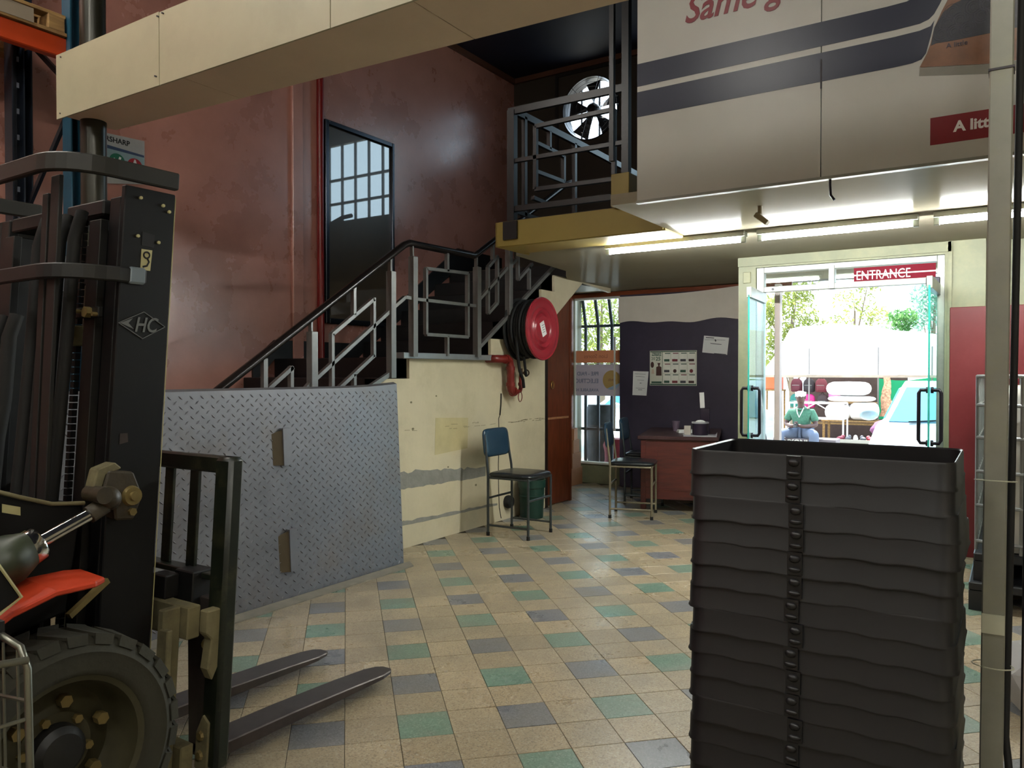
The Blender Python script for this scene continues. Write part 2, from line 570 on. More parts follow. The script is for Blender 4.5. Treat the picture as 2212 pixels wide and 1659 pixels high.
for fw, x, y, k in cand[300:] + rest:
    src = tmesh[k]; o = len(V)
    V += [(v.co.x + x, v.co.y + y, v.co.z) for v in src.vertices]
    for p in src.polygons:
        Fc.append(tuple(a + o for a in p.vertices)); MI.append(k)
me.from_pydata(V, [], Fc)
for m in m_tiles: me.materials.append(m)
me.polygons.foreach_set('material_index', MI)
fo = link('tile_field', me, None, floor); fo['kind'] = 'stuff'

# ================================================================== walls and ceilings
struct('wall_left', MB().box((-5.48, -7, -0.25), (-5.28, 8.4, 5.1)), m_red, 'tall glossy dark red wall beside the stairs', cat='wall')
struct('wall_back', MB().box((-5.48, -7.2, -0.25), (4.4, -7, 5.1)), m_back, 'plain warehouse wall behind the camera', cat='wall')
struct('wall_right', MB().box((4.2, -7, -0.25), (4.4, 8.4, 5.1)), m_back, 'plain warehouse wall on the far right', cat='wall')
struct('ceiling', MB().box((-5.48, -7.2, 4.96), (4.4, 8.4, 5.1)), m_dark_ceiling, 'dark navy high ceiling above the stairwell', cat='ceiling')
struct('trim_1', MB().box((-5.28, 2, 4.9), (-5.24, 8.2, 4.96)).box((-5.24, 8.16, 4.9), (-3.0, 8.2, 4.96)), mat('brown_cornice', '#5a3a2a', rough=0.5),
       'brown cornice where the red wall meets the dark ceiling', cat='trim')

# upper front wall with the round fan hole and the barred window
FAN = (-4.21, 4.42); FR = 0.375
wf = MB()
Y0, Y1 = 8.2, 8.4
wf.box((-5.28, Y0, 2.24), (-4.71, Y1, 4.96))
wf.box((-4.71, Y0, 2.24), (-3.71, Y1, 3.92)); wf.box((-4.71, Y0, 4.92), (-3.71, Y1, 4.96))
wf.box((-3.71, Y0, 2.24), (-3.25, Y1, 4.96))
wf.box((-3.25, Y0, 2.24), (-1.65, Y1, 3.5)); wf.box((-3.25, Y0, 4.7), (-1.65, Y1, 4.96))
wf.box((-1.65, Y0, 2.24), (4.2, Y1, 4.96))
N = 48
for Y in (Y0, Y1):
    sq = []
    ci = []
    for k in range(N):
        t = 2*PI*k/N; c, s = math.cos(t), math.sin(t)
        m_ = 0.5 / max(abs(c), abs(s))
        sq.append((FAN[0] + c*m_, Y, FAN[1] + s*m_)); ci.append((FAN[0] + c*FR, Y, FAN[1] + s*FR))
    wf._add(sq + ci, [(k, (k+1) % N, N+(k+1) % N, N+k) for k in range(N)])
ring = [[(FAN[0] + math.cos(2*PI*k/N)*FR, Y, FAN[1] + math.sin(2*PI*k/N)*FR) for k in range(N)] for Y in (Y0, Y1)]
wf.loft(ring, caps=False)
wall_up = struct('wall_front_upper', wf, m_upper_wall, 'dark upper front wall with a round extractor fan opening', cat='wall')

# lower front wall: window wall left of the entrance
wl = MB()
wl.box((-5.28, 8.2, -0.25), (-4.43, 8.4, 2.24))
wl.box((-4.43, 8.2, -0.25), (-3.78, 8.4, 0.23))
wl.box((-4.43, 8.2, 2.19), (-3.78, 8.4, 2.24))
wl.box((-3.78, 8.2, -0.25), (-2.36, 8.4, 2.24))
struct('wall_front_lower', wl, m_cream, 'low cream wall under the barred shop window', cat='wall')
struct('wall_entrance_left', MB().prism([(-1.90, 6.63), (-2.38, 8.2), (-2.28, 8.25), (-1.80, 6.64)], 'Z', -0.25, 2.24), m_white,
       'splayed pale wall outside the entrance door', cat='wall')
we = MB()
we.box((-0.42, 6.35, -0.25), (-0.17, 6.62, 2.24))
we.box((-0.17, 6.50, -0.25), (4.2, 6.62, 2.24))
we.box((-1.90, 6.35, -0.25), (-1.76, 6.62, 2.24))
we.box((-1.76, 6.35, 2.15), (-0.42, 6.62, 2.24))
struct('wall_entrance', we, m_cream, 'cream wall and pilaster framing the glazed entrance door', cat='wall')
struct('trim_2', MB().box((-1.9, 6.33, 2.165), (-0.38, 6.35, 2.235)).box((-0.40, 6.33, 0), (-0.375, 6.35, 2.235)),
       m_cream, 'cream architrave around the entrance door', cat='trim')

# mezzanine slab, its ochre edge and the soffit over the sign
mz = MB()
mz.prism([(-3.2, 4.76), (4.2, 4.76), (4.2, 8.2), (-5.28, 8.2), (-5.28, 7.83), (-3.78, 7.83), (-3.78, 6.85), (-3.48, 6.3), (-3.36, 5.25), (-3.25, 5.2)], 'Z', 2.24, 2.40)
mz.box((-1.91, 3.97, 2.24), (4.2, 4.76, 2.30))
struct('ceiling_mezzanine', mz, m_soffit, 'glossy cream ceiling under the mezzanine floor', cat='ceiling')
struct('trim_3', MB().box((-3.21, 4.74, 2.225), (-1.91, 4.757, 2.405)).box((-3.215, 4.74, 2.225), (-3.2, 5.2, 2.405)).box((-3.2, 4.757, 2.222), (-1.9, 5.08, 2.239))
       .box((-2.26, 4.70, 2.405), (-2.13, 4.83, 2.62)).box((-2.13, 4.70, 2.405), (-1.95, 4.76, 2.46)),
       m_yellow, 'ochre painted edge beam of the mezzanine floor', bevel=0.003, cat='trim')
struct('floor_mezzanine', MB().prism([(-3.2, 4.77), (4.2, 4.77), (4.2, 8.2), (-5.28, 8.2), (-5.28, 6.9), (-3.78, 6.9), (-3.48, 6.3), (-3.25, 5.2)], 'Z', 2.402, 2.415),
       m_upper_wall, 'dark floor of the upper gallery', cat='floor')
struct('trim_4', MB().prism([(6.87, 2.27), (6.87, 2.40), (7.83, 2.30), (7.83, 2.19), (7.19, 2.235)], 'X', -3.80, -3.765), m_beige,
       'cream edge strip above the under-stair space', cat='trim')
# little cable end, ceiling bracket
# timber cornice above shop window and left reveal
struct('trim_5', MB().box((-4.5, 8.16, 2.185), (-1.9, 8.199, 2.238)).box((-4.50, 8.14, 0), (-4.43, 8.199, 2.19)), m_orangewood,
       'orange brown timber trim around the shop window', bevel=0.003, cat='trim')
# box beam crossing overhead near the camera
bm_ = MB()
poly_f = [(-4.36, 2.215), (2.6, 2.26), (2.6, 2.90), (-1.2, 2.67), (-4.31, 2.50), (-4.36, 2.40)]
bm_.prism(poly_f, 'Z', 2.70, 3.015)
beam = struct('trim_6', bm_, mat('cream_beam_board', '#a29c82', rough=0.5, var=0.06, scale=2, dirt='#8e8870', dirt_amt=0.3), 'cream boxed-in beam crossing overhead', cat='beam')
for (x0, x1) in ((-4.37, -3.44), (-3.435, -2.3), (-2.295, -1.0), (-0.995, 0.6), (0.605, 2.6)):
    f = lambda x: 2.215 + (x + 4.36) * 0.0065
    struct('cover_panel', MB()._add([(x0, f(x0)-0.012, 2.675), (x1, f(x1)-0.012, 2.675), (x1, f(x1)-0.012, 3.02 + 0.006*math.sin(x1*3)), (x0, f(x0)-0.012, 3.02),
                    (x0, f(x0)-0.002, 2.675), (x1, f(x1)-0.002, 2.675), (x1, f(x1)-0.002, 3.02 + 0.006*math.sin(x1*3)), (x0, f(x0)-0.002, 3.02)],
                    [(0,1,2,3),(7,6,5,4),(0,4,5,1),(1,5,6,2),(2,6,7,3),(3,7,4,0)]), MATS['cream_beam_board'], '', parent=beam)
for x0, x1 in ((-4.33, -3.3), (-3.295, -1.9), (-1.895, 0.2)):
    g = lambda x: 2.50 + (x + 4.31) * 0.0547
    struct('soffit_panel', MB()._add([(x0, 2.225, 2.69), (x1, 2.235, 2.69), (x1, g(x1)+0.01, 2.69), (x0, g(x0)+0.01, 2.69),
                    (x0, 2.225, 2.699), (x1, 2.235, 2.699), (x1, g(x1)+0.01, 2.699), (x0, g(x0)+0.01, 2.699)],
                    [(0,1,2,3),(7,6,5,4),(0,4,5,1),(1,5,6,2),(2,6,7,3),(3,7,4,0)]), mat('tan_soffit_board', '#d0bca4', rough=0.5, var=0.06, scale=2), '', parent=beam)
for x, z in ((-4.33, 2.70), (-3.46, 2.72), (-3.44, 3.0), (-3.4, 3.005), (-4.32, 3.0)):
    struct('screw', MB().cyl((x, 2.218 - 0.02, z), (x, 2.21, z), 0.004, n=8), m_ink, '', parent=beam)

# ================================================================== staircase
st = thing('staircase', (-4.53, 4.4, 0), 'black painted concrete staircase climbing along the red wall', 'staircase'); st['kind'] = 'structure'
z = 1.42; y = 4.43; lower = []
while z > 0.2:
    z -= 0.157
    lower.append((y - 0.315, y, z)); y -= 0.315
for (a, b, zz) in lower:
    part('step', MB().box((-5.278 if a > 2.5 else -4.15, a, max(0.0, zz - 0.32)), (-3.80, b, zz)), m_black_step, st, bevel=0.006)
part('landing', MB().box((-5.278, 4.43, 1.1), (-3.80, 5.5, 1.42)), m_black_step, st, bevel=0.006)
upper = [(5.5, 5.75, 1.6), (5.75, 6.05, 1.765), (6.05, 6.35, 1.935), (6.35, 6.6, 2.10), (6.6, 6.87, 2.262)]
for (a, b, zz) in upper:
    part('step', MB().box((-5.278, a, zz - 0.3), (-3.80, b, zz)), m_black_step, st, bevel=0.006)
part('top_landing', MB().box((-5.278, 6.87, 2.22), (-3.80, 7.84, 2.40)), m_black_step, st)
part('skirting', MB().prism([(4.2, 1.2), (4.2, 1.40), (4.43, 1.58), (5.4, 1.58), (7.0, 2.7), (7.9, 2.7), (7.9, 2.4), (6.9, 2.4), (5.5, 1.5), (5.4, 1.42), (4.43, 1.42)], 'X', -5.279, -5.262), m_black_step, st)
part('kerb', MB().box((-3.80, 4.30, 1.405), (-3.72, 5.46, 1.45)), mat('grey_kerb_metal', '#8f9295', rough=0.35, metal=0.5, var=0.12), st, bevel=0.004, label='grey metal kerb along the landing')
# side wall of the stairs with its stepped top
pts = [(1.91, 0.0), (6.42, 0.0), (6.42, 1.72), (7.19, 2.235), (6.87, 2.262)]
prev = None
for (a, b, zz) in reversed(upper):
    pts += [(b, zz - 0.006), (a, zz - 0.006)]
pts += [(5.5, 1.414), (4.43, 1.414)]
for (a, b, zz) in lower:
    pts += [(b, zz - 0.006), (a, zz - 0.006)]
cl = []
for p in pts:
    if not cl or (abs(p[0]-cl[-1][0]) + abs(p[1]-cl[-1][1])) > 1e-4: cl.append(p)
cl = [p for p in cl if p[0] >= 1.3]
wall_st = struct('wall_stair', MB().prism(cl, 'X', -3.93, -3.78), m_beige, 'cream plastered side wall of the stairs, scuffed and patched', cat='wall')
# grey patch repairs: flat plaster skims with their own ragged outline
def ragged(y0, y1, za0, za1, ht, hb, n, amp, seed):
    rnd = random.Random(seed); top = []; bot = []
    for k in range(n + 1):
        t = k / n; yy = y0 + (y1 - y0) * t; zc = za0 + (za1 - za0) * t
        top.append((yy, zc + ht * (1 - 0.7*t) + rnd.uniform(-amp, amp))); bot.append((yy, zc - hb + rnd.uniform(-amp, amp) * 0.4))
    return top + bot[::-1]
m_patch = mat('grey_plaster_patch', '#87857d', rough=0.8, var=0.14, scale=14, bump=0.25, bscale=50)
struct('plaster_patch', MB().prism(ragged(4.28, 5.42, 0.50, 0.47, 0.075, 0.055, 26, 0.014, 3), 'X', -3.7815, -3.778), m_patch, '', parent=wall_st)
struct('plaster_patch', MB().prism(ragged(4.28, 5.6, 0.185, 0.16, 0.018, 0.014, 22, 0.006, 5), 'X', -3.7815, -3.778), m_patch, '', parent=wall_st)
m_stain = mat('ochre_wall_stain', '#bfb185', rough=0.6, var=0.1)
struct('paint_patch', MB().prism([(4.73, 0.66), (5.16, 0.68), (5.17, 0.93), (4.74, 0.95)], 'X', -3.7805, -3.779), m_stain, '', parent=wall_st)
m_crack = mat('wall_crack', '#241f18', rough=0.9, var=0.1)
crack = [(5.66, 1.12), (5.655, 1.02), (5.64, 0.93), (5.62, 0.9), (5.63, 0.7), (5.615, 0.5), (5.62, 0.3), (5.63, 0.12), (5.66, 0.02)]
cm = MB()
for a, b in zip(crack, crack[1:]): cm.bar((-3.779, a[0], a[1]), (-3.779, b[0], b[1]), 0.003, 0.008 if a[1] < 1.0 else 0.02, up=(0, 1, 0))
struct('crack', cm, m_crack, '', parent=wall_st)
sc_ = MB()
for k in range(16):
    yy = 5.75 + random.random()*0.6; zz = 0.86 + random.uniform(-.012, .012)
    sc_.bar((-3.779, yy, zz), (-3.779, yy + random.uniform(.03, .12), zz + random.uniform(-.006, .006)), 0.003, 0.004, up=(0, 0, 1))
for k in range(14):
    yy = 4.35 + random.random()*1.2; zz = 0.87 + random.uniform(-.02, .02)
    sc_.bar((-3.779, yy, zz), (-3.779, yy + random.uniform(.02, .09), zz + random.uniform(-.004, .004)), 0.003, 0.003, up=(0, 0, 1))
struct('scratch', sc_, mat('scratch_mark', '#7d7559', rough=0.8), '', parent=wall_st)
for yy, zz, s in ((4.45, 1.08, .012), (4.47, 0.88, .014), (4.36, 0.2, .012), (4.9, 0.55, .01), (5.28, 0.36, .014), (4.75, 1.12, .01)):
    struct('dent', MB().prism([(yy + s*math.cos(t*1.05)*(1+.3*math.sin(3*t)), zz + s*0.7*math.sin(t*1.05)) for t in range(6)], 'X', -3.7808, -3.7785), MATS['scratch_mark'], '', parent=wall_st)

# brown under-stair door
dr = tag(bpy.data.objects.new('door_1', None), 'brown varnished under-stair door with a slanted top', 'door', kind='structure')
COL.objects.link(dr); dr.location = (-3.79, 6.66, 0)
part('leaf', MB().prism([(6.47, 0.01), (6.92, 0.01), (6.92, 2.05), (6.47, 1.75)], 'X', -3.825, -3.79), m_wood, dr, bevel=0.004)
part('jamb', MB().box((-3.86, 6.42, 0), (-3.775, 6.468, 1.74)), mat('dark_jamb', '#1c120e', rough=0.5), dr)
part('jamb', MB().box((-3.85, 6.925, 0), (-3.785, 6.965, 2.07)), m_wood, dr)
part('ring_handle', MB().torus((-3.775, 6.56, 1.18), (1, 0.2, 0), 0.034, 0.005, 20, 6).cyl((-3.79, 6.56, 1.215), (-3.77, 6.56, 1.215), 0.007), mat('brass', '#a8824a', rough=0.3, metal=0.9), dr, smooth=40, label='brass ring handle')
part('worn_strip', MB().box((-3.7895, 6.48, 0.845), (-3.788, 6.91, 0.865)), mat('worn_wood_line', '#9a6a48', rough=0.7, var=0.3, scale=30), dr)

# ================================================================== stair railing (plane x = -3.72)
rl = thing('stair_railing', (-3.72, 4.4, 1.42), 'grey metal stair railing with geometric squares and a dark round handrail', 'railing')
XR = -3.72
part('handrail', MB().tube([(XR, 1.9, 0.65), (XR, 2.73, 1.20), (XR, 4.30, 2.225), (XR, 4.36, 2.25), (XR, 5.16, 2.255), (XR, 5.20, 2.27), (XR, 6.75, 3.17), (XR, 6.9, 3.22)], 0.026, 12), mat('dark_handrail', '#2a2422', rough=0.25, metal=0.5, var=0.1), rl, smooth=40)
def rbar(p, q, w=0.024, nm='bar', t=0.03):
    b = MB().bar((XR, p[0], p[1]), (XR, q[0], q[1]), w, t, up=(1, 0, 0))
    part(nm, b, m_railgrey, rl)
def post(y, z0, z1):
    part('post', MB().box((XR - 0.022, y - 0.026, z0), (XR + 0.03, y + 0.026, z1 - 0.1)), m_railgrey, rl, bevel=0.002)
    rbar((y - 0.01, z1 - 0.12), (y - 0.01, z1), 0.012)
post(4.16, 1.263, 2.12); post(4.40, 1.42, 2.255); post(5.21, 1.43, 2.27); post(5.69, 1.70, 2.55); post(3.42, 0.95, 1.66)
rbar((3.05, 0.8), (3.05, 1.385), 0.03)
# rhombus on the lower flight
rbar((3.59, 1.05), (3.59, 1.555)); rbar((3.98, 1.41), (3.98, 1.82)); rbar((3.59, 1.55), (3.98, 1.81)); rbar((3.59, 1.16), (3.98, 1.42))
rbar((3.45, 1.265), (4.14, 1.735)); rbar((3.79, 1.69), (3.79, 1.88)); rbar((3.79, 1.05), (3.79, 1.29))
rbar((3.07, 1.2), (3.26, 1.335)); rbar((3.25, 0.95), (3.25, 1.34)); rbar((2.86, 0.78), (3.40, 1.23)); rbar((3.05, 0.8), (3.25, 0.95))
rbar((4.18, 1.765), (4.31, 1.85)); rbar((4.31, 1.85), (4.40, 1.845))
# square on the landing
rbar((4.55, 1.59), (4.55, 2.085)); rbar((5.08, 1.59), (5.08, 2.105)); rbar((4.55, 2.085), (5.08, 2.105)); rbar((4.55, 1.59), (5.08, 1.59))
rbar((4.40, 1.845), (5.21, 1.85)); rbar((4.81, 2.09), (4.81, 2.25)); rbar((4.81, 1.43), (4.81, 1.59))
# upper flight
rbar((5.23, 1.90), (5.66, 2.215)); rbar((5.37, 1.80), (5.37, 2.19)); rbar((5.51, 1.90), (5.51, 2.30)); rbar((5.37, 2.19), (5.51, 2.30)); rbar((5.37, 1.80), (5.51, 1.90))
rbar((5.44, 2.26), (5.44, 2.40)); rbar((5.71, 2.235), (5.81, 2.31)); rbar((5.84, 2.13), (5.84, 2.34)); rbar((5.84, 2.13), (6.08, 2.30)); rbar((6.03, 2.06), (6.03, 2.27))
rbar((5.25, 1.52), (6.5, 2.33), 0.03, 'bottom_rail'); rbar((2.2, 0.42), (4.16, 1.30), 0.03, 'bottom_rail')

# ================================================================== gallery railing upstairs
gr = thing('gallery_railing', (-2.65, 4.79, 2.41), 'dark square-patterned railing round the upper gallery above the stairs', 'railing')
YG = 4.79
def gbar(p, q, w=0.028, mtl=None, t=0.03):
    part('bar', MB().bar((p[0], YG, p[1]), (q[0], YG, q[1]), w, t, up=(0, 1, 0)), mtl or m_blackmetal, gr)
gbar((-3.13, 3.215), (-2.2, 3.21), 0.05); gbar((-3.11, 2.85), (-2.2, 2.845)); gbar((-3.11, 2.50), (-2.22, 2.49), 0.04)
gbar((-2.90, 3.07), (-2.28, 3.08)); gbar((-2.28, 3.08), (-2.28, 2.61)); gbar((-2.28, 2.61), (-2.90, 2.62)); gbar((-2.90, 2.62), (-2.90, 3.07))
part('post', MB().box((-3.13, 4.765, 2.26), (-3.07, 4.815, 3.22)), m_blackmetal, gr)
part('post', MB().box((-2.215, 4.765, 2.62), (-2.165, 4.815, 4.2)), m_blackmetal, gr)
part('post', MB().box((-2.13, 4.40, 2.62), (-2.10, 4.43, 3.6)), m_blackmetal, gr)
part('base_plate', MB().box((-3.14, 4.725, 2.27), (-3.02, 4.74, 2.40)), m_blackmetal, gr)
XG = -3.1
def sbar(p, q, w=0.028):
    part('bar', MB().bar((XG, p[0], p[1]), (XG, q[0], q[1]), w, 0.03, up=(1, 0, 0)), m_blackmetal, gr)
sbar((4.80, 3.225), (5.77, 3.235), 0.05); sbar((4.96, 2.48), (4.96, 3.22), 0.035); sbar((5.75, 2.44), (5.75, 3.22), 0.035)
sbar((5.12, 2.73), (5.12, 3.17)); sbar((5.12, 3.07), (5.56, 3.07)); sbar((5.56, 3.07), (5.56, 2.86)); sbar((5.12, 2.85), (5.56, 2.86)); sbar((5.33, 3.07), (5.33, 3.21))
sbar((4.8, 2.49), (5.77, 2.49)); sbar((5.08, 2.64), (5.35, 2.63)); sbar((5.77, 3.235), (7.0, 3.235), 0.05); sbar((6.5, 2.44), (6.5, 3.22), 0.035); sbar((5.77, 2.49), (7.0, 2.49))
# rail that continues behind the hoarding
for a, b in (((-1.86, 4.5, 2.5), (-1.86, 4.5, 3.5)), ((-1.86, 4.5, 3.5), (-1.86, 4.76, 3.5)), ((-1.86, 4.5, 3.0), (-1.86, 4.76, 3.0)), ((-1.86, 4.76, 2.5), (-1.86, 4.76, 3.6))):
    part('bar', MB().bar(a, b, 0.03, 0.03, up=(0.1, 1, 0.2)), m_blackmetal, gr)

# ================================================================== extractor fan
fn = thing('extractor_fan', (FAN[0], 8.2, FAN[1] - FR), 'round extractor fan with broad blades set high in the dark wall', 'fan')
m_fan = mat('fan_grey', '#26262a', rough=0.4, metal=0.4, var=0.1)
part('housing_ring', MB().lathe([(0.365, 0.0), (0.41, 0.0), (0.41, 0.03), (0.372, 0.06), (0.372, 0.2), (0.365, 0.2)], (FAN[0], 8.39, FAN[1]), (0, -1, 0), 44, closed=True), m_fan, fn, smooth=40)
part('motor', MB().lathe([(0.0, -0.02), (0.06, -0.015), (0.075, 0.02), (0.075, 0.12), (0.05, 0.15), (0.0, 0.155)], (FAN[0], 8.36, FAN[1]), (0, -1, 0), 24), m_fan, fn, smooth=40)
for k in range(5):
    t0 = 2*PI*k/5 + 0.35
    top = []; bot = []
    for i in range(6):
        r = 0.06 + 0.29 * i / 5; w = 0.20 + 0.11 * i / 5
        for sgn, lst in ((-1, bot), (1, top)):
            t = t0 + sgn * w
            lst.append((FAN[0] + r*math.cos(t), 8.30 + sgn*0.025, FAN[1] + r*math.sin(t)))
    b = MB()
    L0 = [(p, q) for p, q in zip(bot, top)]
    vs_ = [p for pr in L0 for p in pr] + [(x, y + 0.006, z_) for pr in L0 for (x, y, z_) in pr]
    n2 = len(L0) * 2; fs_ = []
    for i in range(len(L0) - 1):
        a = 2*i; fs_ += [(a, a+1, a+3, a+2), (n2+a, n2+a+2, n2+a+3, n2+a+1), (a, a+2, n2+a+2, n2+a), (a+1, n2+a+1, n2+a+3, a+3)]
    fs_ += [(0, n2, n2+1, 1), (n2-2, n2-1, 2*n2-1, 2*n2-2)]
    b._add(vs_, fs_)
    part('blade', b, m_fan, fn)
g = MB()
for rr in (0.12, 0.19, 0.25, 0.30, 0.345): g.torus((FAN[0], 8.19, FAN[1]), (0, 1, 0), rr, 0.0022, 36, 5)
for k in range(6):
    t = 2*PI*k/6 + 0.2; g.cyl((FAN[0] + .06*math.cos(t), 8.188, FAN[1] + .06*math.sin(t)), (FAN[0] + .38*math.cos(t), 8.188, FAN[1] + .38*math.sin(t)), 0.003, n=6)
part('wire_guard', g, m_fan, fn)
for k in range(3):
    x = FAN[0] - 0.24 + 0.24 * k
    part('burglar_bar', MB().cyl((x, 8.44, FAN[1] - 0.42), (x, 8.44, FAN[1] + 0.42), 0.012, n=8), m_fan, fn)
struct('trim_7', MB().box((-4.68, 8.185, 3.95), (-4.64, 8.2, 4.90)).box((-3.78, 8.185, 3.95), (-3.74, 8.2, 4.90)).box((-4.64, 8.185, 4.86), (-3.78, 8.2, 4.90)).box((-4.64, 8.185, 3.95), (-3.78, 8.2, 3.99)),
       mat('dark_frame_paint', '#1b1814', rough=0.5), 'dark square frame round the extractor fan', cat='trim')

# upper barred window (seen only as a reflection)
w2 = tag(bpy.data.objects.new('window_2', None), 'barred upper window mirrored in the framed glass on the red wall', 'window', kind='structure')
COL.objects.link(w2); w2.location = (-2.45, 8.3, 3.5)
part('pane', MB().box((-3.25, 8.298, 3.5), (-1.65, 8.302, 4.7)), m_glass, w2)
for k in range(7):
    x = -3.25 + 1.6 * k / 6
    part('bar', MB().box((x - 0.015, 8.26, 3.5), (x + 0.015, 8.29, 4.7)), m_blackmetal, w2)
for zz in (3.52, 3.8, 4.15, 4.68):
    part('bar', MB().box((-3.25, 8.25, zz - 0.018), (-1.65, 8.28, zz + 0.018)), m_blackmetal, w2)

# ================================================================== framed glass on the red wall, red pipe
gp = thing('framed_glass', (-5.28, 5.46, 1.75), 'tall dark reflective glass pane in a black frame on the red wall', 'glass panel')
m_mirror = mat('dark_mirror_glass', '#3e2f16', rough=0.35, var=0.15, scale=2, coat=1.0)
m_mirror.node_tree.nodes['Principled BSDF'].inputs['Coat IOR'].default_value = 2.1
m_mirror.node_tree.nodes['Principled BSDF'].inputs['Coat Roughness'].default_value = 0.02
part('pane', MB().box((-5.279, 5.03, 1.79), (-5.262, 5.89, 3.56)), m_mirror, gp)
m_frame = mat('black_chrome_frame', '#30343c', rough=0.22, metal=0.8, var=0.1)
for lo, hi in (((-5.279, 4.99, 1.75), (-5.235, 5.035, 3.60)), ((-5.279, 5.885, 1.75), (-5.235, 5.92, 3.60)), ((-5.279, 5.035, 3.555), (-5.235, 5.885, 3.60)), ((-5.279, 5.035, 1.75), (-5.235, 5.885, 1.80))):
    part('frame_strip', MB().box(lo, hi), m_frame, gp, bevel=0.006)
single('red_pipe', MB().cyl((-5.25, 4.935, 1.3), (-5.25, 4.935, 4.95), 0.032, n=16), mat('bright_red_paint', '#7c1512', rough=0.3, var=0.08), 'bright red vertical pipe beside the framed glass on the wall', 'pipe', smooth=40)
single('wall_conduit', MB().box((-5.28, 4.62, 1.42), (-5.25, 4.74, 4.95)), m_red, 'flat red cable cover running up the red wall near the pipe', 'conduit', bevel=0.006)
# ================================================================== shop window with burglar bars and sticker
w1 = tag(bpy.data.objects.new('window_1', None), 'tall barred shop window with a prepaid electricity sticker seen from behind', 'window', kind='structure')
COL.objects.link(w1); w1.location = (-4.1, 8.25, 0.23)
part('pane', MB().box((-4.43, 8.252, 0.25), (-3.78, 8.256, 2.19)), m_glass, w1)
part('sill', MB().box((-4.43, 8.17, 0.225), (-3.78, 8.25, 0.25)), m_white, w1, bevel=0.003)
part('frame_strip', MB().box((-4.445, 8.22, 0.23), (-4.42, 8.27, 2.19)), m_white, w1)
part('frame_strip', MB().box((-3.80, 8.22, 0.23), (-3.775, 8.27, 2.19)), m_white, w1)
part('frame_strip', MB().box((-3.92, 8.235, 0.62), (-3.90, 8.25, 1.72)), m_white, w1)
part('frame_strip', MB().box((-4.43, 8.22, 2.165), (-3.78, 8.27, 2.19)), m_white, w1)
m_bar = mat('grey_burglar_bar', '#50545c', rough=0.5, metal=0.3, var=0.1)
for x in (-4.37, -4.20, -4.02, -3.85):
    part('burglar_bar', MB().bar((x, 8.40, 0.2), (x, 8.40, 1.86), 0.034, 0.02, up=(0, 1, 0)), m_bar, w1)
    part('burglar_bar', MB().bar((x, 8.40, 1.86), (x - 0.05, 8.40, 2.24), 0.034, 0.02, up=(0, 1, 0)), m_bar, w1)
for zz in (0.62, 1.865):
    part('burglar_bar', MB().box((-4.45, 8.42, zz - 0.016), (-3.76, 8.44, zz + 0.016)), m_bar, w1)
m_stick_w = sheet_mat('sticker_white', '#c8bcc0', 0.35)
m_stick_o = sheet_mat('sticker_orange', '#d39a78', 0.35)
m_stick_t = mat('sticker_ink', '#7f8290', rough=0.8, var=0.05)
m_stick_b = mat('sticker_brown_ink', '#a06a50', rough=0.8, var=0.05)
part('sticker_white', MB().box((-4.43, 8.246, 1.03), (-3.815, 8.249, 1.40)), m_stick_w, w1)
part('sticker_orange', MB().box((-4.43, 8.246, 1.42), (-3.815, 8.249, 1.565)), m_stick_o, w1)
part('sticker_line', MB().box((-4.43, 8.2455, 1.405), (-3.90, 8.248, 1.413)), m_white, w1)
text('sticker_text', 'Lion Stores', 0.068, (-4.0, 8.245, 1.475), ROT_BACK, m_stick_b, w1, ext=0.0004)
w1t = [('PRE - PAID', 0.062, 1.27), ('ELECTRICITY', 0.072, 1.18), ('AVAILABLE HERE', 0.05, 1.08)]
for s_, sz, zz in w1t:
    # clipped at the window edge as in the photo: the lettering runs on behind the timber reveal
    text('sticker_text', s_, sz, (-4.12, 8.245, zz), ROT_BACK, m_stick_t, w1, ext=0.0004, bold=0.0012)
part('sticker_disc', MB().cyl((-3.95, 8.2455, 1.215), (-3.95, 8.2475, 1.215), 0.115, n=36), sheet_mat('sticker_gold', '#d8b878', 0.35), w1)
blue_seg = [(-3.95 + 0.113*math.cos(t), 1.215 + 0.113*math.sin(t)) for t in [R(-120 + 8*k) for k in range(14)]]
part('sticker_disc_edge', MB().prism(blue_seg, 'Y', 8.2448, 8.2453), mat('sticker_blue', '#9ab0c4', rough=0.8), w1)
text('sticker_text', 'zetdc', 0.05, (-3.89, 8.2445, 1.205), ROT_BACK, m_stick_b, w1, ext=0.0003)
part('sticker_lion', MB().prism([(-3.86 + .05*math.cos(R(k*24))*(1+.12*math.sin(k*2)), 1.50 + .055*math.sin(R(k*24))) for k in range(15)], 'Y', 8.2445, 8.2455), sheet_mat('sticker_lion', '#cf8a66', 0.35), w1)

# ================================================================== dark board with white cloth strip
db = single('dark_board', MB().box((-3.78, 8.10, 0.0), (-2.42, 8.15, 2.185)), m_darkboard, 'tall dark purple board blocking the shop window behind the desk', 'board', bevel=0.002, base=(-3.1, 8.12, 0))
cw = MB()
nx, nz = 28, 8
rows = []
for j in range(nz + 1):
    row = []
    for i in range(nx + 1):
        t = i / nx; u = j / nz
        x = -3.79 + 1.385 * t
        zt = 2.165 + 0.045 * t - 0.02 * math.sin(t * 3.1); zb = 1.865 + 0.012 * math.sin(t * 9) + 0.01 * math.sin(t * 17)
        row.append((x, 8.083 - 0.007 * math.sin(t*22 + u*5) * u - 0.006*math.sin(t*8 - u*6), zt + (zb - zt) * u))
    rows.append(row)
for row in rows: cw.v.extend(row)
for j in range(nz):
    for i in range(nx):
        a = j*(nx+1)+i; cw.f.append((a, a+1, a+nx+2, a+nx+1))
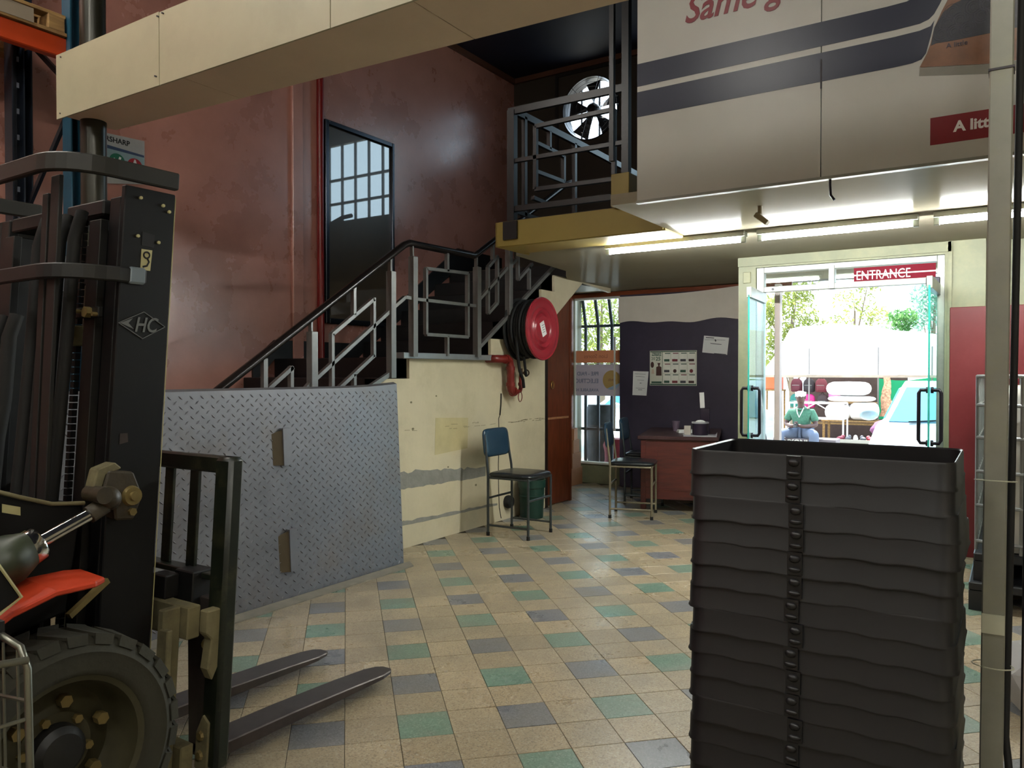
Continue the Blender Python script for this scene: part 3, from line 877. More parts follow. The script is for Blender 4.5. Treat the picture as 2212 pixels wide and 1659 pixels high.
single('banner_cloth', cw, mat('offwhite_cloth', '#d6cbbd', rough=0.85, var=0.05, scale=3, bump=0.1, bscale=14), 'plain off-white cloth strip tacked along the top of the dark board', 'cloth', smooth=60, base=(-3.1, 8.09, 1.87))

# calendar and notices
YB = 8.098
cal = thing('wall_calendar', (-3.14, YB, 1.16), 'printed 2025 wall calendar with twelve month boxes on the dark board', 'calendar')
part('sheet', MB().box((-3.41, YB - 0.003, 1.16), (-2.87, YB, 1.545)), mat('calendar_paper', '#d3d2c0', rough=0.6, var=0.03), cal)
m_cgreen = mat('calendar_green', '#3c5a48', rough=0.7); m_cbox = mat('calendar_box', '#e6e3d6', rough=0.6)
m_cred = mat('calendar_red', '#7a3438', rough=0.7); m_cbrown = mat('calendar_brown', '#4a2f28', rough=0.7)
yy = YB - 0.004
part('border', MB().box((-3.405, yy, 1.165), (-2.875, yy + 0.001, 1.18)).box((-3.405, yy, 1.53), (-2.875, yy + 0.001, 1.54)).box((-3.262, yy, 1.165), (-3.258, yy + .001, 1.535)), m_cgreen, cal)
for r_ in range(3):
    for c_ in range(4):
        x = -3.253 + c_ * 0.0935; zz = 1.415 - r_ * 0.118
        part('month_box', MB().box((x, yy - 0.0005, zz), (x + 0.086, yy + 0.001, zz + 0.108)), m_cbox, cal)
        part('month_title', MB().box((x + 0.02, yy - 0.001, zz + 0.095), (x + 0.084, yy, zz + 0.104)), (m_cred if (r_ + c_) % 3 == 1 else m_cgreen), cal)
        part('logo_mark', MB().cyl((x + .043, yy - .0012, zz + .024), (x + .043, yy, zz + .024), 0.02, n=18) if (r_ == 1 and c_ in (1, 3)) else MB().box((x + 0.012, yy - 0.0012, zz + 0.01), (x + 0.074, yy, zz + 0.036)),
             [m_cgreen, m_cred, m_ink, m_cbrown][(r_ * 2 + c_) % 4], cal)
part('title_ribbon', MB().box((-3.385, yy - 0.0005, 1.49), (-3.275, yy + .001, 1.525)), m_cgreen, cal)
text('title', 'PROTON', 0.03, (-3.33, yy - 0.001, 1.497), ROT_Y, m_cbox, cal, align='CENTER', ext=0.0003, bold=0.0006)
text('year', '20', 0.046, (-3.392, yy - 0.001, 1.443), ROT_Y, m_cgreen, cal, ext=0.0003)
text('year', '25', 0.058, (-3.34, yy - 0.001, 1.437), ROT_Y, m_cgreen, cal, ext=0.0003, bold=0.001)
part('picture', MB().prism([(-3.335, 1.27), (-3.27, 1.27), (-3.272, 1.365), (-3.295, 1.375), (-3.285, 1.41), (-3.32, 1.41), (-3.308, 1.375), (-3.333, 1.365)], 'Y', yy - 0.001, yy), m_cbrown, cal)
part('picture', MB().prism([(-3.38 + .02*math.cos(R(k*30)), 1.39 + .034*math.sin(R(k*30))) for k in range(12)], 'Y', yy - 0.001, yy), m_cbrown, cal)
part('picture', MB().prism([(-3.39, 1.29), (-3.355, 1.29), (-3.36, 1.335), (-3.372, 1.345), (-3.385, 1.335)], 'Y', yy - 0.001, yy), MATS['tan_soffit_board'], cal)
part('footer', MB().box((-3.39, yy - 0.0005, 1.185), (-3.27, yy + 0.001, 1.205)), m_cgreen, cal)

def notice(nm, corners, label, lines):
    cx = sum(c[0] for c in corners)/4; cz = min(c[1] for c in corners)
    t = thing(nm, (cx, YB, cz), label, 'paper')
    part('sheet', MB().prism(corners, 'Y', YB - 0.003, YB), m_paper, t)
    for (x0, z0, x1, z1, th) in lines:
        part('print_line', MB().bar((x0, YB - 0.0035, z0), (x1, YB - 0.0035, z1), 0.001, th, up=(0, 0, 1)), m_ink, t)
notice('landscape_notice', [(-2.81, 1.52), (-2.54, 1.49), (-2.52, 1.67), (-2.79, 1.70)], 'white landscape notice pinned tilted near the top of the dark board',
       [(-2.77, 1.68, -2.68, 1.67, .008), (-2.72, 1.615, -2.6, 1.60, .006), (-2.67, 1.655, -2.66, 1.635, .014), (-2.78, 1.655, -2.56, 1.645, .003), (-2.68, 1.508, -2.55, 1.495, .006)])
notice('portrait_notice', [(-3.62, 1.05), (-3.45, 1.045), (-3.425, 1.315), (-3.61, 1.32)], 'white portrait paper pinned low on the dark board beside the calendar',
       [(-3.59, 1.29, -3.46, 1.285, .003), (-3.58, 1.26, -3.47, 1.255, .003), (-3.56, 1.22, -3.48, 1.218, .003), (-3.53, 1.185, -3.51, 1.185, .006), (-3.58, 1.13, -3.47, 1.127, .003), (-3.55, 1.11, -3.50, 1.11, .005)])

# ================================================================== entrance door frame and leaves
d2 = tag(bpy.data.objects.new('door_2', None), 'glazed entrance door frame with a transom and red ENTRANCE sign', 'door', kind='structure')
COL.objects.link(d2); d2.location = (-1.08, 6.4, 0)
YD = 6.37
for lo, hi in (((-1.76, YD, 0), (-1.70, YD + 0.07, 2.15)), ((-0.47, YD, 0), (-0.42, YD + 0.07, 2.15)), ((-1.70, YD + .002, 2.105), (-0.47, YD + 0.068, 2.15)), ((-1.70, YD + .002, 1.95), (-0.47, YD + 0.068, 1.995))):
    part('frame_member', MB().box(lo, hi), m_alu, d2, bevel=0.003)
part('mullion', MB().box((-1.21, YD - 0.004, 1.95), (-1.165, YD + 0.07, 2.13)), m_alu, d2, bevel=0.003)
part('transom_pane', MB().box((-1.70, YD + 0.03, 1.995), (-1.21, YD + 0.034, 2.105)), m_glass, d2)
part('transom_pane', MB().box((-1.165, YD + 0.03, 1.995), (-0.47, YD + 0.034, 2.105)), m_glass, d2)
m_sign_red = sheet_mat('entrance_sign_red', '#7a2733', 0.15)
part('entrance_sign', MB().box((-1.03, YD + 0.015, 1.99), (-0.48, YD + 0.022, 2.098)), m_sign_red, d2)
part('sign_stripe', MB().box((-1.03, YD + 0.013, 2.036), (-0.48, YD + 0.016, 2.046)), m_white, d2)
text('sign_text', 'ENTRANCE', 0.098, (-1.015, YD + 0.012, 2.006), ROT_Y, m_paper, d2, ext=0.0006, sx=0.74)
part('keyhole', MB().cyl((-1.63, YD - 0.004, 1.972), (-1.63, YD, 1.972), 0.010, n=12), m_darksteel, d2)
part('closer_arm', MB().box((-0.54, YD - 0.03, 1.93), (-0.45, YD + 0.06, 1.99)), m_darksteel, d2, bevel=0.004)
part('hinge_block', MB().box((-1.86, YD - 0.03, 2.03), (-1.80, YD - 0.015, 2.12)), m_cream, d2, bevel=0.003)

m_leafglass = glass_mat('door_glass', (0.82, 0.95, 0.93, 1), 0.10)
m_edge = mat('green_glass_edge', '#2f8f82', rough=0.15, var=0.05)
def leaf(nm, hinge, ang, width, label):
    t = tag(bpy.data.objects.new(nm, None), label, 'door', kind='structure')
    COL.objects.link(t); t.location = hinge; t.rotation_euler = (0, 0, ang)
    lpart('pane', MB().box((0.0, -0.006, 0.10), (width - 0.004, 0.006, 1.88)), m_leafglass, t)
    lpart('glass_edge', MB().box((width - 0.004, -0.006, 0.10), (width, 0.006, 1.88)), m_edge, t)
    lpart('top_rail', MB().box((0.0, -0.018, 1.86), (width, 0.018, 1.94)), m_alu, t, bevel=0.002)
    lpart('bottom_rail', MB().box((0.0, -0.018, 0.01), (width, 0.018, 0.10)), m_alu, t, bevel=0.002)
    for s in (-1, 1):
        x = width - 0.075
        lpart('pull_handle', MB().tube([(x, s*0.012, 0.83), (x, s*0.055, 0.83), (x, s*0.066, 0.85), (x, s*0.066, 1.165), (x, s*0.055, 1.185), (x, s*0.012, 1.185)], 0.012, 10), m_darksteel, t, smooth=50)
        for zz in (0.83, 1.185):
            lpart('handle_mount', MB().cyl((x, s*0.006, zz), (x, s*0.022, zz), 0.021, n=14), m_darksteel, t, smooth=40)
    return t
leaf('door_3', (-1.70, 6.38, 0), R(-85.5), 0.60, 'left glass door leaf swung open into the shop')
leaf('door_4', (-0.465, 6.38, 0), R(-90.5), 0.60, 'right glass door leaf swung open, seen edge on')
single('gate_post', MB().box((-1.70, 6.70, -0.02), (-1.655, 6.78, 2.05)), mat('pinkish_steel', '#d0bfba', rough=0.5, var=0.06), 'pale pinkish folded gate post just outside the entrance', 'post', bevel=0.004, base=(-1.68, 6.74, -0.02))

# ================================================================== red panel right of the door
single('red_hoarding_board', MB().box((-0.385, 6.315, 0.0), (0.75, 6.345, 1.765)), mat('red_board', '#651a1e', rough=0.4, var=0.08, scale=3, dirt='#743436', dirt_amt=0.3), 'tall red board leaning flat beside the entrance', 'panel', bevel=0.004, base=(0.2, 6.33, 0))

# ================================================================== ceiling lights under the mezzanine
m_tube = emit_mat('tube_glow', (0.95, 1.0, 0.98, 1), 105.0)
m_batten = mat('batten_white', '#b9bdb0', rough=0.4, var=0.04)
for k, (x0, x1) in enumerate(((-2.52, -1.50), (-1.42, -0.48), (-0.40, 0.60))):
    lab = ['fluorescent tube on a white batten beneath the ceiling nearest the stairs', 'middle fluorescent tube of the row on the mezzanine ceiling', 'fluorescent tube at the steel upright end of the row'][k]
    t = thing('tube_light', ((x0 + x1)/2, 5.17, 2.24), lab, 'lamp', 'fluorescent tubes in a row')
    part('batten', MB().box((x0, 5.13, 2.205), (x1, 5.21, 2.239)), m_batten, t, bevel=0.002)
    part('tube', MB().cyl((x0 + 0.035, 5.17, 2.183), (x1 - 0.035, 5.17, 2.183), 0.0135, n=12), m_tube, t, smooth=40)
    for x in (x0 + 0.015, x1 - 0.015):
        part('lamp_holder', MB().box((x - 0.015, 5.155, 2.165), (x + 0.015, 5.185, 2.21)), m_batten, t, bevel=0.002)
sn = thing('ceiling_sensor', (-1.21, 4.44, 2.12), 'small tan sensor box tilted on the ceiling below the hoarding', 'sensor')
m_sens = mat('sensor_tan', '#8f8266', rough=0.5)
part('mount', MB().cyl((-1.21, 4.44, 2.195), (-1.21, 4.44, 2.24), 0.014, n=12), m_sens, sn, smooth=40)
part('sensor_box', MB().bar((-1.232, 4.44, 2.195), (-1.165, 4.44, 2.14), 0.03, 0.05, up=(0, 1, 0)), m_sens, sn, bevel=0.004)
single('cable_end', MB().tube([(-0.745, 3.955, 2.27), (-0.745, 3.95, 2.20), (-0.742, 3.95, 2.15), (-0.725, 3.95, 2.125)], 0.006, 8), m_darksteel, 'short grey cable end hanging from the bottom of the hoarding', 'cable', smooth=40, base=(-0.745, 3.95, 2.24))

# ================================================================== hoarding above the mezzanine edge
sg = thing('advert_hoarding', (0.2, 3.95, 2.235), 'large white advertising hoarding with navy stripes and red lettering', 'sign')
YS = 3.935
m_board = mat('hoarding_white', '#b6b5ac', rough=0.32, var=0.04, scale=2, bump=0.03, bscale=120)
part('panel', MB().box((-1.735, YS, 2.238), (-0.787, YS + 0.03, 4.3)), m_board, sg, bevel=0.001)
part('panel', MB().box((-0.783, YS, 2.238), (0.75, YS + 0.03, 4.3)), m_board, sg, bevel=0.001)
part('panel', MB().box((0.754, YS, 2.238), (2.6, YS + 0.03, 4.3)), m_board, sg, bevel=0.001)
part('bottom_trim', MB().box((-1.74, YS - 0.004, 2.225), (2.6, YS + 0.034, 2.239)), m_alu, sg, label='thin bright metal edging')
m_navy = mat('print_navy', '#10142e', rough=0.3, var=0.05)
m_pred = mat('print_red', '#7c1f28', rough=0.32, var=0.05)
ys0, ys1 = YS - 0.0016, YS - 0.0004
band1 = [(-1.735, 2.858), (-0.47, 2.863), (-0.367, 2.867), (-0.331, 2.878), (-0.31, 2.897), (-0.288, 2.936), (-0.27, 2.975), (-0.25, 3.02), (-0.3, 3.06), (-0.36, 3.0), (-0.42, 2.98), (-0.5, 2.977), (-1.735, 2.98)]
band2 = [(-1.735, 2.693), (-0.469, 2.694), (-0.395, 2.697), (-0.359, 2.706), (-0.341, 2.730), (-0.323, 2.80), (-0.309, 2.868), (-0.324, 2.846), (-0.367, 2.836), (-0.47, 2.832), (-1.735, 2.828)]
part('navy_band', MB().prism(band1, 'Y', ys0, ys1), m_navy, sg)
part('navy_band', MB().prism(band2, 'Y', ys0, ys1), m_navy, sg)
text('slogan_text', 'Same gre', 0.19, (-1.47, YS - 0.002, 3.135), ROT_Y, m_pred, sg, ext=0.0006, shear=0.28, bold=0.003, sx=0.92)
# loaf picture
loaf = [(-0.366, 2.672), (-0.337, 2.728), (-0.323, 2.77), (-0.309, 2.835), (-0.281, 2.90), (-0.25, 2.96), (-0.15, 3.02), (0.0, 3.06), (0.5, 3.1), (0.9, 3.0), (1.0, 2.7), (0.95, 2.60), (-0.067, 2.626)]
part('loaf_picture', MB().prism(loaf, 'Y', ys0 - 0.001, ys0), mat('print_crust', '#7a5236', rough=0.3, var=0.25, scale=9), sg)
wrap = [(-0.322, 2.758), (-0.309, 2.835), (-0.275, 2.895), (-0.232, 2.922), (-0.10, 2.96), (0.5, 3.0), (0.9, 2.95), (0.97, 2.80), (0.5, 2.765), (-0.068, 2.761), (-0.252, 2.761), (-0.302, 2.764)]
part('loaf_wrapper', MB().prism(wrap, 'Y', ys0 - 0.002, ys0 - 0.001), mat('print_wrapper', '#16151f', rough=0.3, var=0.6, scale=40), sg)
sw = MB()
for k in range(9):
    cx_, cz_ = -0.28 + 0.05*(k % 4) + 0.02*(k // 4), 2.80 + 0.045*(k // 3)
    for r_ in (0.012, 0.022, 0.032):
        sw.tube([(cx_ + r_*math.cos(a), ys0 - 0.0022, cz_ + r_*math.sin(a)) for a in [PI*q/6 for q in range(11)]], 0.0008, 4)
part('wrapper_swirls', sw, mat('print_swirl', '#4c4a58', rough=0.4), sg)
part('loaf_shadow', MB().prism([(-0.368, 2.634), (-0.366, 2.670), (-0.067, 2.625), (0.96, 2.60), (0.96, 2.55), (-0.067, 2.583)], 'Y', ys0, ys1), mat('print_grey', '#7d7a6e', rough=0.4), sg)
text('pack_text', 'A little', 0.03, (-0.262, YS - 0.0052, 2.732), ROT_Y, m_navy, sg, ext=0.0004)
part('red_strip', MB().box((-0.322, ys0, 2.316), (0.9, ys1, 2.437)), m_pred, sg)
text('strip_text', 'A little', 0.064, (-0.23, YS - 0.002, 2.362), ROT_Y, m_paper, sg, ext=0.0005, bold=0.0022)
part('panel_gap', MB().box((-0.789, YS - 0.003, 2.66), (-0.781, YS - 0.0017, 2.80)), m_ink, sg)
# ================================================================== chairs
m_vinyl = mat('black_vinyl', '#14171c', rough=0.28, var=0.15, scale=6, bump=0.04, bscale=40)
m_vinyl_b = mat('blue_sheen_vinyl', '#223a4c', rough=0.26, var=0.12, scale=5, bump=0.04, bscale=40)  # blue sheen of the window put into the backrest colour
m_tubesteel = mat('grey_chair_tube', '#4a4f52', rough=0.32, metal=0.7, var=0.15, scale=20)
m_tubecream = mat('dull_beige_tube', '#7d735e', rough=0.4, metal=0.3, var=0.15, scale=20)
m_rubber = mat('black_rubber', '#0c0c0c', rough=0.7, var=0.1)
def pad(cx, cy, cz, sx, sy, sz, bul=0.35):
    """rounded cushion: superellipse slab"""
    mb = MB(); nu, nv = 28, 8; loops = []
    for j in range(nv + 1):
        ph = -PI/2 + PI * j / nv
        rr = max(0.02, abs(math.cos(ph)) ** bul); zz = math.sin(ph)
        lp = []
        for i in range(nu):
            t = 2*PI*i/nu; c, s = math.cos(t), math.sin(t)
            ex = 0.32
            lp.append((cx + sx/2 * rr * math.copysign(abs(c)**ex, c), cy + sy/2 * rr * math.copysign(abs(s)**ex, s), cz + sz/2 * zz))
        loops.append(lp)
    return mb.loft(loops)
def make_chair(name, loc, rz, label, mv, mt, lean=0.0):
    """front faces local +x; seat 0.37 deep"""
    t = thing(name, loc, label, 'chair', rz=rz)
    s = 0.185; hz = 0.475
    lpart('seat', pad(0.005, 0, hz + 0.012, 0.41, 0.40, 0.05, 0.3), mv, t, smooth=60)
    b = pad(0, 0, 0, 0.23, 0.385, 0.042, 0.3)
    b.xf(lambda x, y, z: (-0.225 - z - 0.10 * (x + 0.0) * 1.0, y, 0.735 + x * 1.0))
    lpart('backrest', b, MATS['blue_sheen_vinyl'] if mv is m_vinyl else mv, t, smooth=60)
    for sy in (-1, 1):
        lpart('leg', MB().tube([(s, sy*s, 0.0), (s, sy*s, hz)], 0.0105, 10), mt, t, smooth=40)
        lpart('back_leg', MB().tube([(-s, sy*s, 0.0), (-s, sy*s, hz), (-s - 0.005, sy*s, hz + 0.06), (-s - 0.022, sy*s*0.95, 0.66), (-s - 0.04, sy*s*0.93, 0.80)], 0.0105, 10), mt, t, smooth=40)
        lpart('side_bar', MB().tube([(-s, sy*s, 0.085), (s, sy*s, 0.085)], 0.009, 8), mt, t, smooth=40)
        for sx in (-1, 1):
            lpart('foot_cap', MB().cyl((sx*s, sy*s, 0.0), (sx*s, sy*s, 0.03), 0.014, n=10), m_rubber, t)
    for sx in (-1, 1):
        lpart('cross_bar', MB().tube([(sx*s, -s, 0.30), (sx*s, s, 0.30)], 0.009, 8), mt, t, smooth=40)
    lpart('seat_frame', MB().tube([(s, -s, hz - 0.012), (s, s, hz - 0.012), (-s, s, hz - 0.012), (-s, -s, hz - 0.012)], 0.009, 8, closed=True), mt, t, smooth=40)
    return t
make_chair('vinyl_chair', (-3.342, 5.275, 0), R(2), 'black vinyl chair with window sheen coloured into its back and steel legs standing against the cream stair wall', m_vinyl, m_tubesteel)
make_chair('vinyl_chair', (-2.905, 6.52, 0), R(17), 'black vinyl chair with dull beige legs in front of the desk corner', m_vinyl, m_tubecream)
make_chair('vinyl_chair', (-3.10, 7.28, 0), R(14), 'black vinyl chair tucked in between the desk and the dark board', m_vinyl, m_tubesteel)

# ================================================================== bin and floor drain spout
bn = thing('waste_bin', (-3.635, 5.94, 0), 'dark green plastic bin on the floor behind the chair', 'bin')
m_bin = mat('bin_green', '#15382f', rough=0.4, var=0.08)
part('body', MB().lathe([(0.0, 0.0), (0.10, 0.0), (0.104, 0.01), (0.114, 0.24), (0.118, 0.30), (0.113, 0.30), (0.1, 0.02), (0.0, 0.015)], (-3.635, 5.94, 0), (0, 0, 1), 32), m_bin, bn, smooth=40)
part('rim', MB().lathe([(0.117, 0.275), (0.126, 0.275), (0.127, 0.345), (0.117, 0.345)], (-3.635, 5.94, 0), (0, 0, 1), 32, closed=True), m_bin, bn, smooth=40)
part('rib', MB().lathe([(0.108, 0.19), (0.117, 0.195), (0.117, 0.205), (0.110, 0.21)], (-3.635, 5.94, 0), (0, 0, 1), 32, closed=True), m_bin, bn, smooth=40)
single('wall_bung', MB().lathe([(0.0, 0.0), (0.055, 0.0), (0.06, 0.02), (0.05, 0.05), (0.02, 0.06), (0.0, 0.06)], (-3.78, 5.75, 0.155), (1, 0, 0), 20), m_rubber, 'round black rubber stop on the stair wall by the bin', 'door stop', smooth=40, base=(-3.78, 5.75, 0.155))

# ================================================================== fire hose reel and red pipe
hr = thing('hose_reel', (-3.78, 5.9, 1.69), 'red fire hose reel with black hose coiled behind its disc on the stair wall', 'hose reel')
m_reel = mat('reel_red', '#8e2530', rough=0.28, var=0.1, scale=5)
RC = (-3.50, 5.895, 1.69)
part('front_disc', MB().lathe([(0.0, 0.012), (0.115, 0.012), (0.125, 0.0), (0.135, -0.004), (0.15, 0.01), (0.165, 0.016), (0.18, 0.004), (0.19, 0.0), (0.21, 0.012), (0.245, 0.016), (0.262, 0.008), (0.275, 0.014), (0.28, 0.004), (0.275, -0.008), (0.0, -0.012)], RC, (1, 0, 0), 56), m_reel, hr, smooth=35)
part('rear_disc', MB().lathe([(0.0, 0.0), (0.28, 0.0), (0.283, 0.008), (0.28, 0.014), (0.0, 0.014)], (-3.735, 5.895, 1.69), (1, 0, 0), 48), m_rubber, hr, smooth=35)
for k in range(7):
    xx = -3.70 + 0.028 * k
    part('hose_coil', MB().torus((xx, 5.895, 1.69), (1, 0.02, 0.01), 0.245 + 0.008*math.sin(k*2.1), 0.0145, 40, 8), m_rubber, hr, smooth=60)
part('axle', MB().cyl((-3.78, 5.895, 1.69), (-3.50, 5.895, 1.69), 0.03, n=14), m_rubber, hr)
part('hose_tail', MB().tube([(-3.62, 5.66, 1.62), (-3.62, 5.68, 1.45), (-3.63, 5.73, 1.32), (-3.64, 5.80, 1.24), (-3.65, 5.83, 1.17)], 0.014, 10), m_rubber, hr, smooth=50)
part('hose_tail', MB().tube([(-3.6, 5.75, 1.45), (-3.62, 5.80, 1.36), (-3.63, 5.84, 1.27)], 0.012, 10), m_rubber, hr, smooth=50)
lab_ = [(5.895 + a*math.cos(R(-25)) - b*math.sin(R(-25)), 1.69 + a*math.sin(R(-25)) + b*math.cos(R(-25))) for a, b in ((-.035, -.065), (.04, -.065), (.04, .065), (-.035, .065))]
# the label is turned the way the sticker sits on the disc
lab_ = [(2*5.895 - y, z) for y, z in lab_]
part('label_sticker', MB().prism(lab_, 'X', -3.4885, -3.4865), m_paper, hr)
for k in range(4):
    part('label_line', MB().bar((-3.4862, 5.895 - .03 + .006*k, 1.72 - .02*k - .006), (-3.4862, 5.895 + .012 + .006*k, 1.735 - .02*k - .006), 0.001, 0.004, up=(0, 0, 1)), m_ink, hr)
fp = thing('fire_pipe', (-3.70, 5.68, 1.16), 'red fire water pipe with elbows and a valve below the hose reel', 'pipe')
m_pipe = mat('pipe_red', '#6f1d18', rough=0.35, var=0.12, scale=9)
XP = -3.70
part('pipe', MB().tube([(-3.79, 5.44, 1.42), (XP - .02, 5.45, 1.42), (XP, 5.48, 1.42), (XP, 5.63, 1.42), (XP, 5.675, 1.405), (XP, 5.69, 1.36), (XP, 5.69, 1.19), (XP, 5.70, 1.15), (XP, 5.73, 1.135)], 0.034, 14), m_pipe, fp, smooth=50)
for (y_, z_, ax) in ((5.62, 1.42, (0, 1, 0)), (5.69, 1.34, (0, 0, 1)), (5.69, 1.20, (0, 0, 1)), (5.735, 1.135, (0, 1, 0))):
    part('collar', MB().lathe([(0.0, -.016), (0.041, -.016), (0.041, .016), (0.0, .016)], (XP, y_, z_), ax, 16), m_pipe, fp, smooth=40)
part('branch_pipe', MB().tube([(XP, 5.73, 1.135), (XP, 5.80, 1.13), (XP, 5.845, 1.14), (XP, 5.86, 1.17), (XP, 5.86, 1.27)], 0.019, 12), m_pipe, fp, smooth=50)
part('collar', MB().lathe([(0.0, -.014), (0.026, -.014), (0.026, .014), (0.0, .014)], (XP, 5.86, 1.2), (0, 0, 1), 14), m_pipe, fp, smooth=40)
part('valve', MB().cyl((XP, 5.86, 1.26), (XP, 5.86, 1.34), 0.017, n=12).cyl((XP, 5.86, 1.30), (XP, 5.94, 1.30), 0.012, n=10), mat('dark_brass', '#4a3424', rough=0.4, metal=0.7), fp, smooth=40)
part('valve_wheel', MB().torus((XP, 5.955, 1.30), (0, 1, 0), 0.026, 0.006, 18, 6).cyl((XP, 5.955, 1.275), (XP, 5.955, 1.325), 0.005), MATS['dark_brass'], fp, smooth=50)
part('wire_loop', MB().torus((XP + .03, 5.80, 1.09), (1, 0.2, 0), 0.045, 0.004, 20, 5), m_pipe, fp, smooth=50)

# ================================================================== diamond plate sheet in front of the stair wall
m_plate = mat('diamond_plate_steel', '#707074', rough=0.45, metal=0.55, var=0.12, scale=4, dirt='#6a5a48', dirt_amt=0.45, dirt_scale=2.4, rough_var=0.1)
dp = thing('diamond_plate', (-3.46, 3.0, 0), 'large upright diamond tread steel sheet standing against the stairs', 'metal sheet')
PY0, PY1, PH = 1.75, 3.985, 1.205
px = lambda z: -3.452 - 0.05 * z
sheet = MB()
prof = [(px(0), 0.0), (px(PH), PH)]
cv = []
for k in range(30):
    y = PY0 + (PY1 - PY0) * k / 29
    lift = 0.022 * max(0, (y - 3.4) / 0.6) ** 2
    cv.append((y, lift))
vs_ = []
for y, l in cv:
    vs_ += [(px(0), y, 0.0), (px(PH), y, PH + l), (px(PH) - 0.03, y, PH + 0.012 + l), (px(PH) - 0.035, y, PH + 0.006 + l), (px(PH) - 0.006, y, PH - 0.006 + l), (px(0) - 0.006, y, 0.0)]
fs_ = []
for k in range(29):
    a = 6*k; b = a + 6
    for q in range(6): fs_.append((a+q, a+(q+1) % 6, b+(q+1) % 6, b+q))
fs_ += [tuple(range(6)), tuple(29*6 + q for q in range(5, -1, -1))]
sheet._add(vs_, fs_)
part('sheet', sheet, m_plate, dp)
lug = MB()
def add_lug(y, z, ang):
    L, W, H = 0.0155, 0.0052, 0.0042
    c, s = math.cos(ang), math.sin(ang)
    n = Vector((1, 0, 0.05)).normalized()
    def P(a, b, h):
        yy = y + a*c - b*s; zz = z + a*s + b*c
        return (px(zz) + h, yy, zz)
    lug._add([P(-L, 0, 0), P(0, -W, 0), P(L, 0, 0), P(0, W, 0), P(-L*.4, 0, H), P(L*.4, 0, H)], [(0, 1, 4), (1, 5, 4), (1, 2, 5), (2, 3, 5), (3, 4, 5), (3, 0, 4)])
pt = 0.031
r_ = 0
zz = 0.03
while zz < PH - 0.02:
    yy = PY0 + 0.02 + (pt/2 if False else 0); c_ = 0
    while yy < PY1 - 0.012:
        if (r_ + c_) % 2 == 0:
            add_lug(yy, zz, R(42) if (r_ % 2 == 0) else R(-42))
        yy += pt; c_ += 1
    zz += pt * 0.82; r_ += 1
lo_ = part('tread_lugs', lug, m_plate, dp); lo_['kind'] = 'stuff'
part('foot_flange', MB()._add([(-3.452, PY0, 0.0), (-3.375, PY0, 0.0), (-3.375, 3.995, 0.0), (-3.44, 4.03, 0.0), (-3.452, PY0, 0.02), (-3.375, PY0, 0.008), (-3.375, 3.995, 0.008), (-3.44, 4.03, 0.02)],
     [(0, 1, 2, 3), (4, 7, 6, 5), (0, 4, 5, 1), (1, 5, 6, 2), (2, 6, 7, 3), (3, 7, 4, 0)]), mat('dusty_flange', '#7a7468', rough=0.7, var=0.2, scale=10), dp, label='dusty bent foot along the floor')
m_tape = mat('brown_tape', '#4a3f2c', rough=0.5, var=0.1)
for (y_, z0, z1, w) in ((2.98, 0.775, 0.985, 0.02), (3.0, 0.17, 0.41, 0.017)):
    part('lifting_handle', MB()._add([(px(z0) + .001, y_ - .055, z0 + .005), (px(z0) + .03, y_ + .005, z0), (px(z1) + .03, y_ + .02, z1), (px(z1) + .001, y_ - .06, z1 - .03),
                                  (px(z0) + .001, y_ - .059, z0 + .005), (px(z0) + .027, y_ + .0, z0), (px(z1) + .027, y_ + .015, z1), (px(z1) + .001, y_ - .064, z1 - .03)],
         [(0, 1, 2, 3), (7, 6, 5, 4), (0, 4, 5, 1), (1, 5, 6, 2), (2, 6, 7, 3), (3, 7, 4, 0)]), m_tape, dp, label='bent tan metal tab')
    part('lifting_handle', MB().box((px(z0) + .002, y_ - .005, z0), (px(z0) + .03, y_ + .05, z1)).xf(lambda x, y, z: (x - 0.05*(z - z0), y, z)), MATS['diamond_plate_steel'], dp)

# ================================================================== desk and things on it
DA = R(16.5); DO = Vector((-2.96, 6.73, 0))
dk = thing('office_desk', (DO.x, DO.y, 0), 'reddish brown wooden desk in front of the dark board', 'desk', rz=DA)
m_desk = wood_mat('desk_wood', '#48201c', '#602a22', rough=0.4, axis='X')
m_desktop = mat('desk_top', '#3c2426', rough=0.35, var=0.2, scale=5, dirt='#5d4a48', dirt_amt=0.4)
DW, DD, DH = 0.74, 1.20, 0.71
lpart('desk_top', MB().box((0, 0, DH - 0.035), (DW, DD, DH)), m_desktop, dk, bevel=0.006)
lpart('front_panel', MB().box((0.05, 0.03, 0.12), (DW - 0.03, 0.05, DH - 0.035)), m_desk, dk)
lpart('panel_moulding', MB().box((0.17, 0.022, 0.22), (0.185, 0.031, DH - 0.10)).box((DW - .12, 0.022, 0.22), (DW - .105, 0.031, DH - 0.10)).box((0.17, 0.022, 0.205), (DW - .105, 0.031, 0.22)), m_desk, dk)
lpart('apron', MB().box((0.03, 0.05, DH - 0.14), (0.05, DD - 0.05, DH - 0.035)), m_desk, dk)
lpart('drawer_unit', MB().box((DW - 0.36, 0.05, 0.12), (DW - 0.03, DD - 0.04, DH - 0.036)), m_desk, dk, bevel=0.004)
for lx in (0.03, DW - 0.08):
    for ly in (0.02, DD - 0.07):
        lpart('leg', MB().box((lx, ly, 0.0), (lx + 0.05, ly + 0.05, DH - 0.035)), m_desk, dk, bevel=0.004)
def on_desk(x, y):
    v = Matrix.Rotation(DA, 3, 'Z') @ Vector((x, y, 0)) + DO
    return (v.x, v.y, DH)
def dthing(nm, xy, label, cat):
    return thing(nm, on_desk(*xy), label, cat, rz=DA)
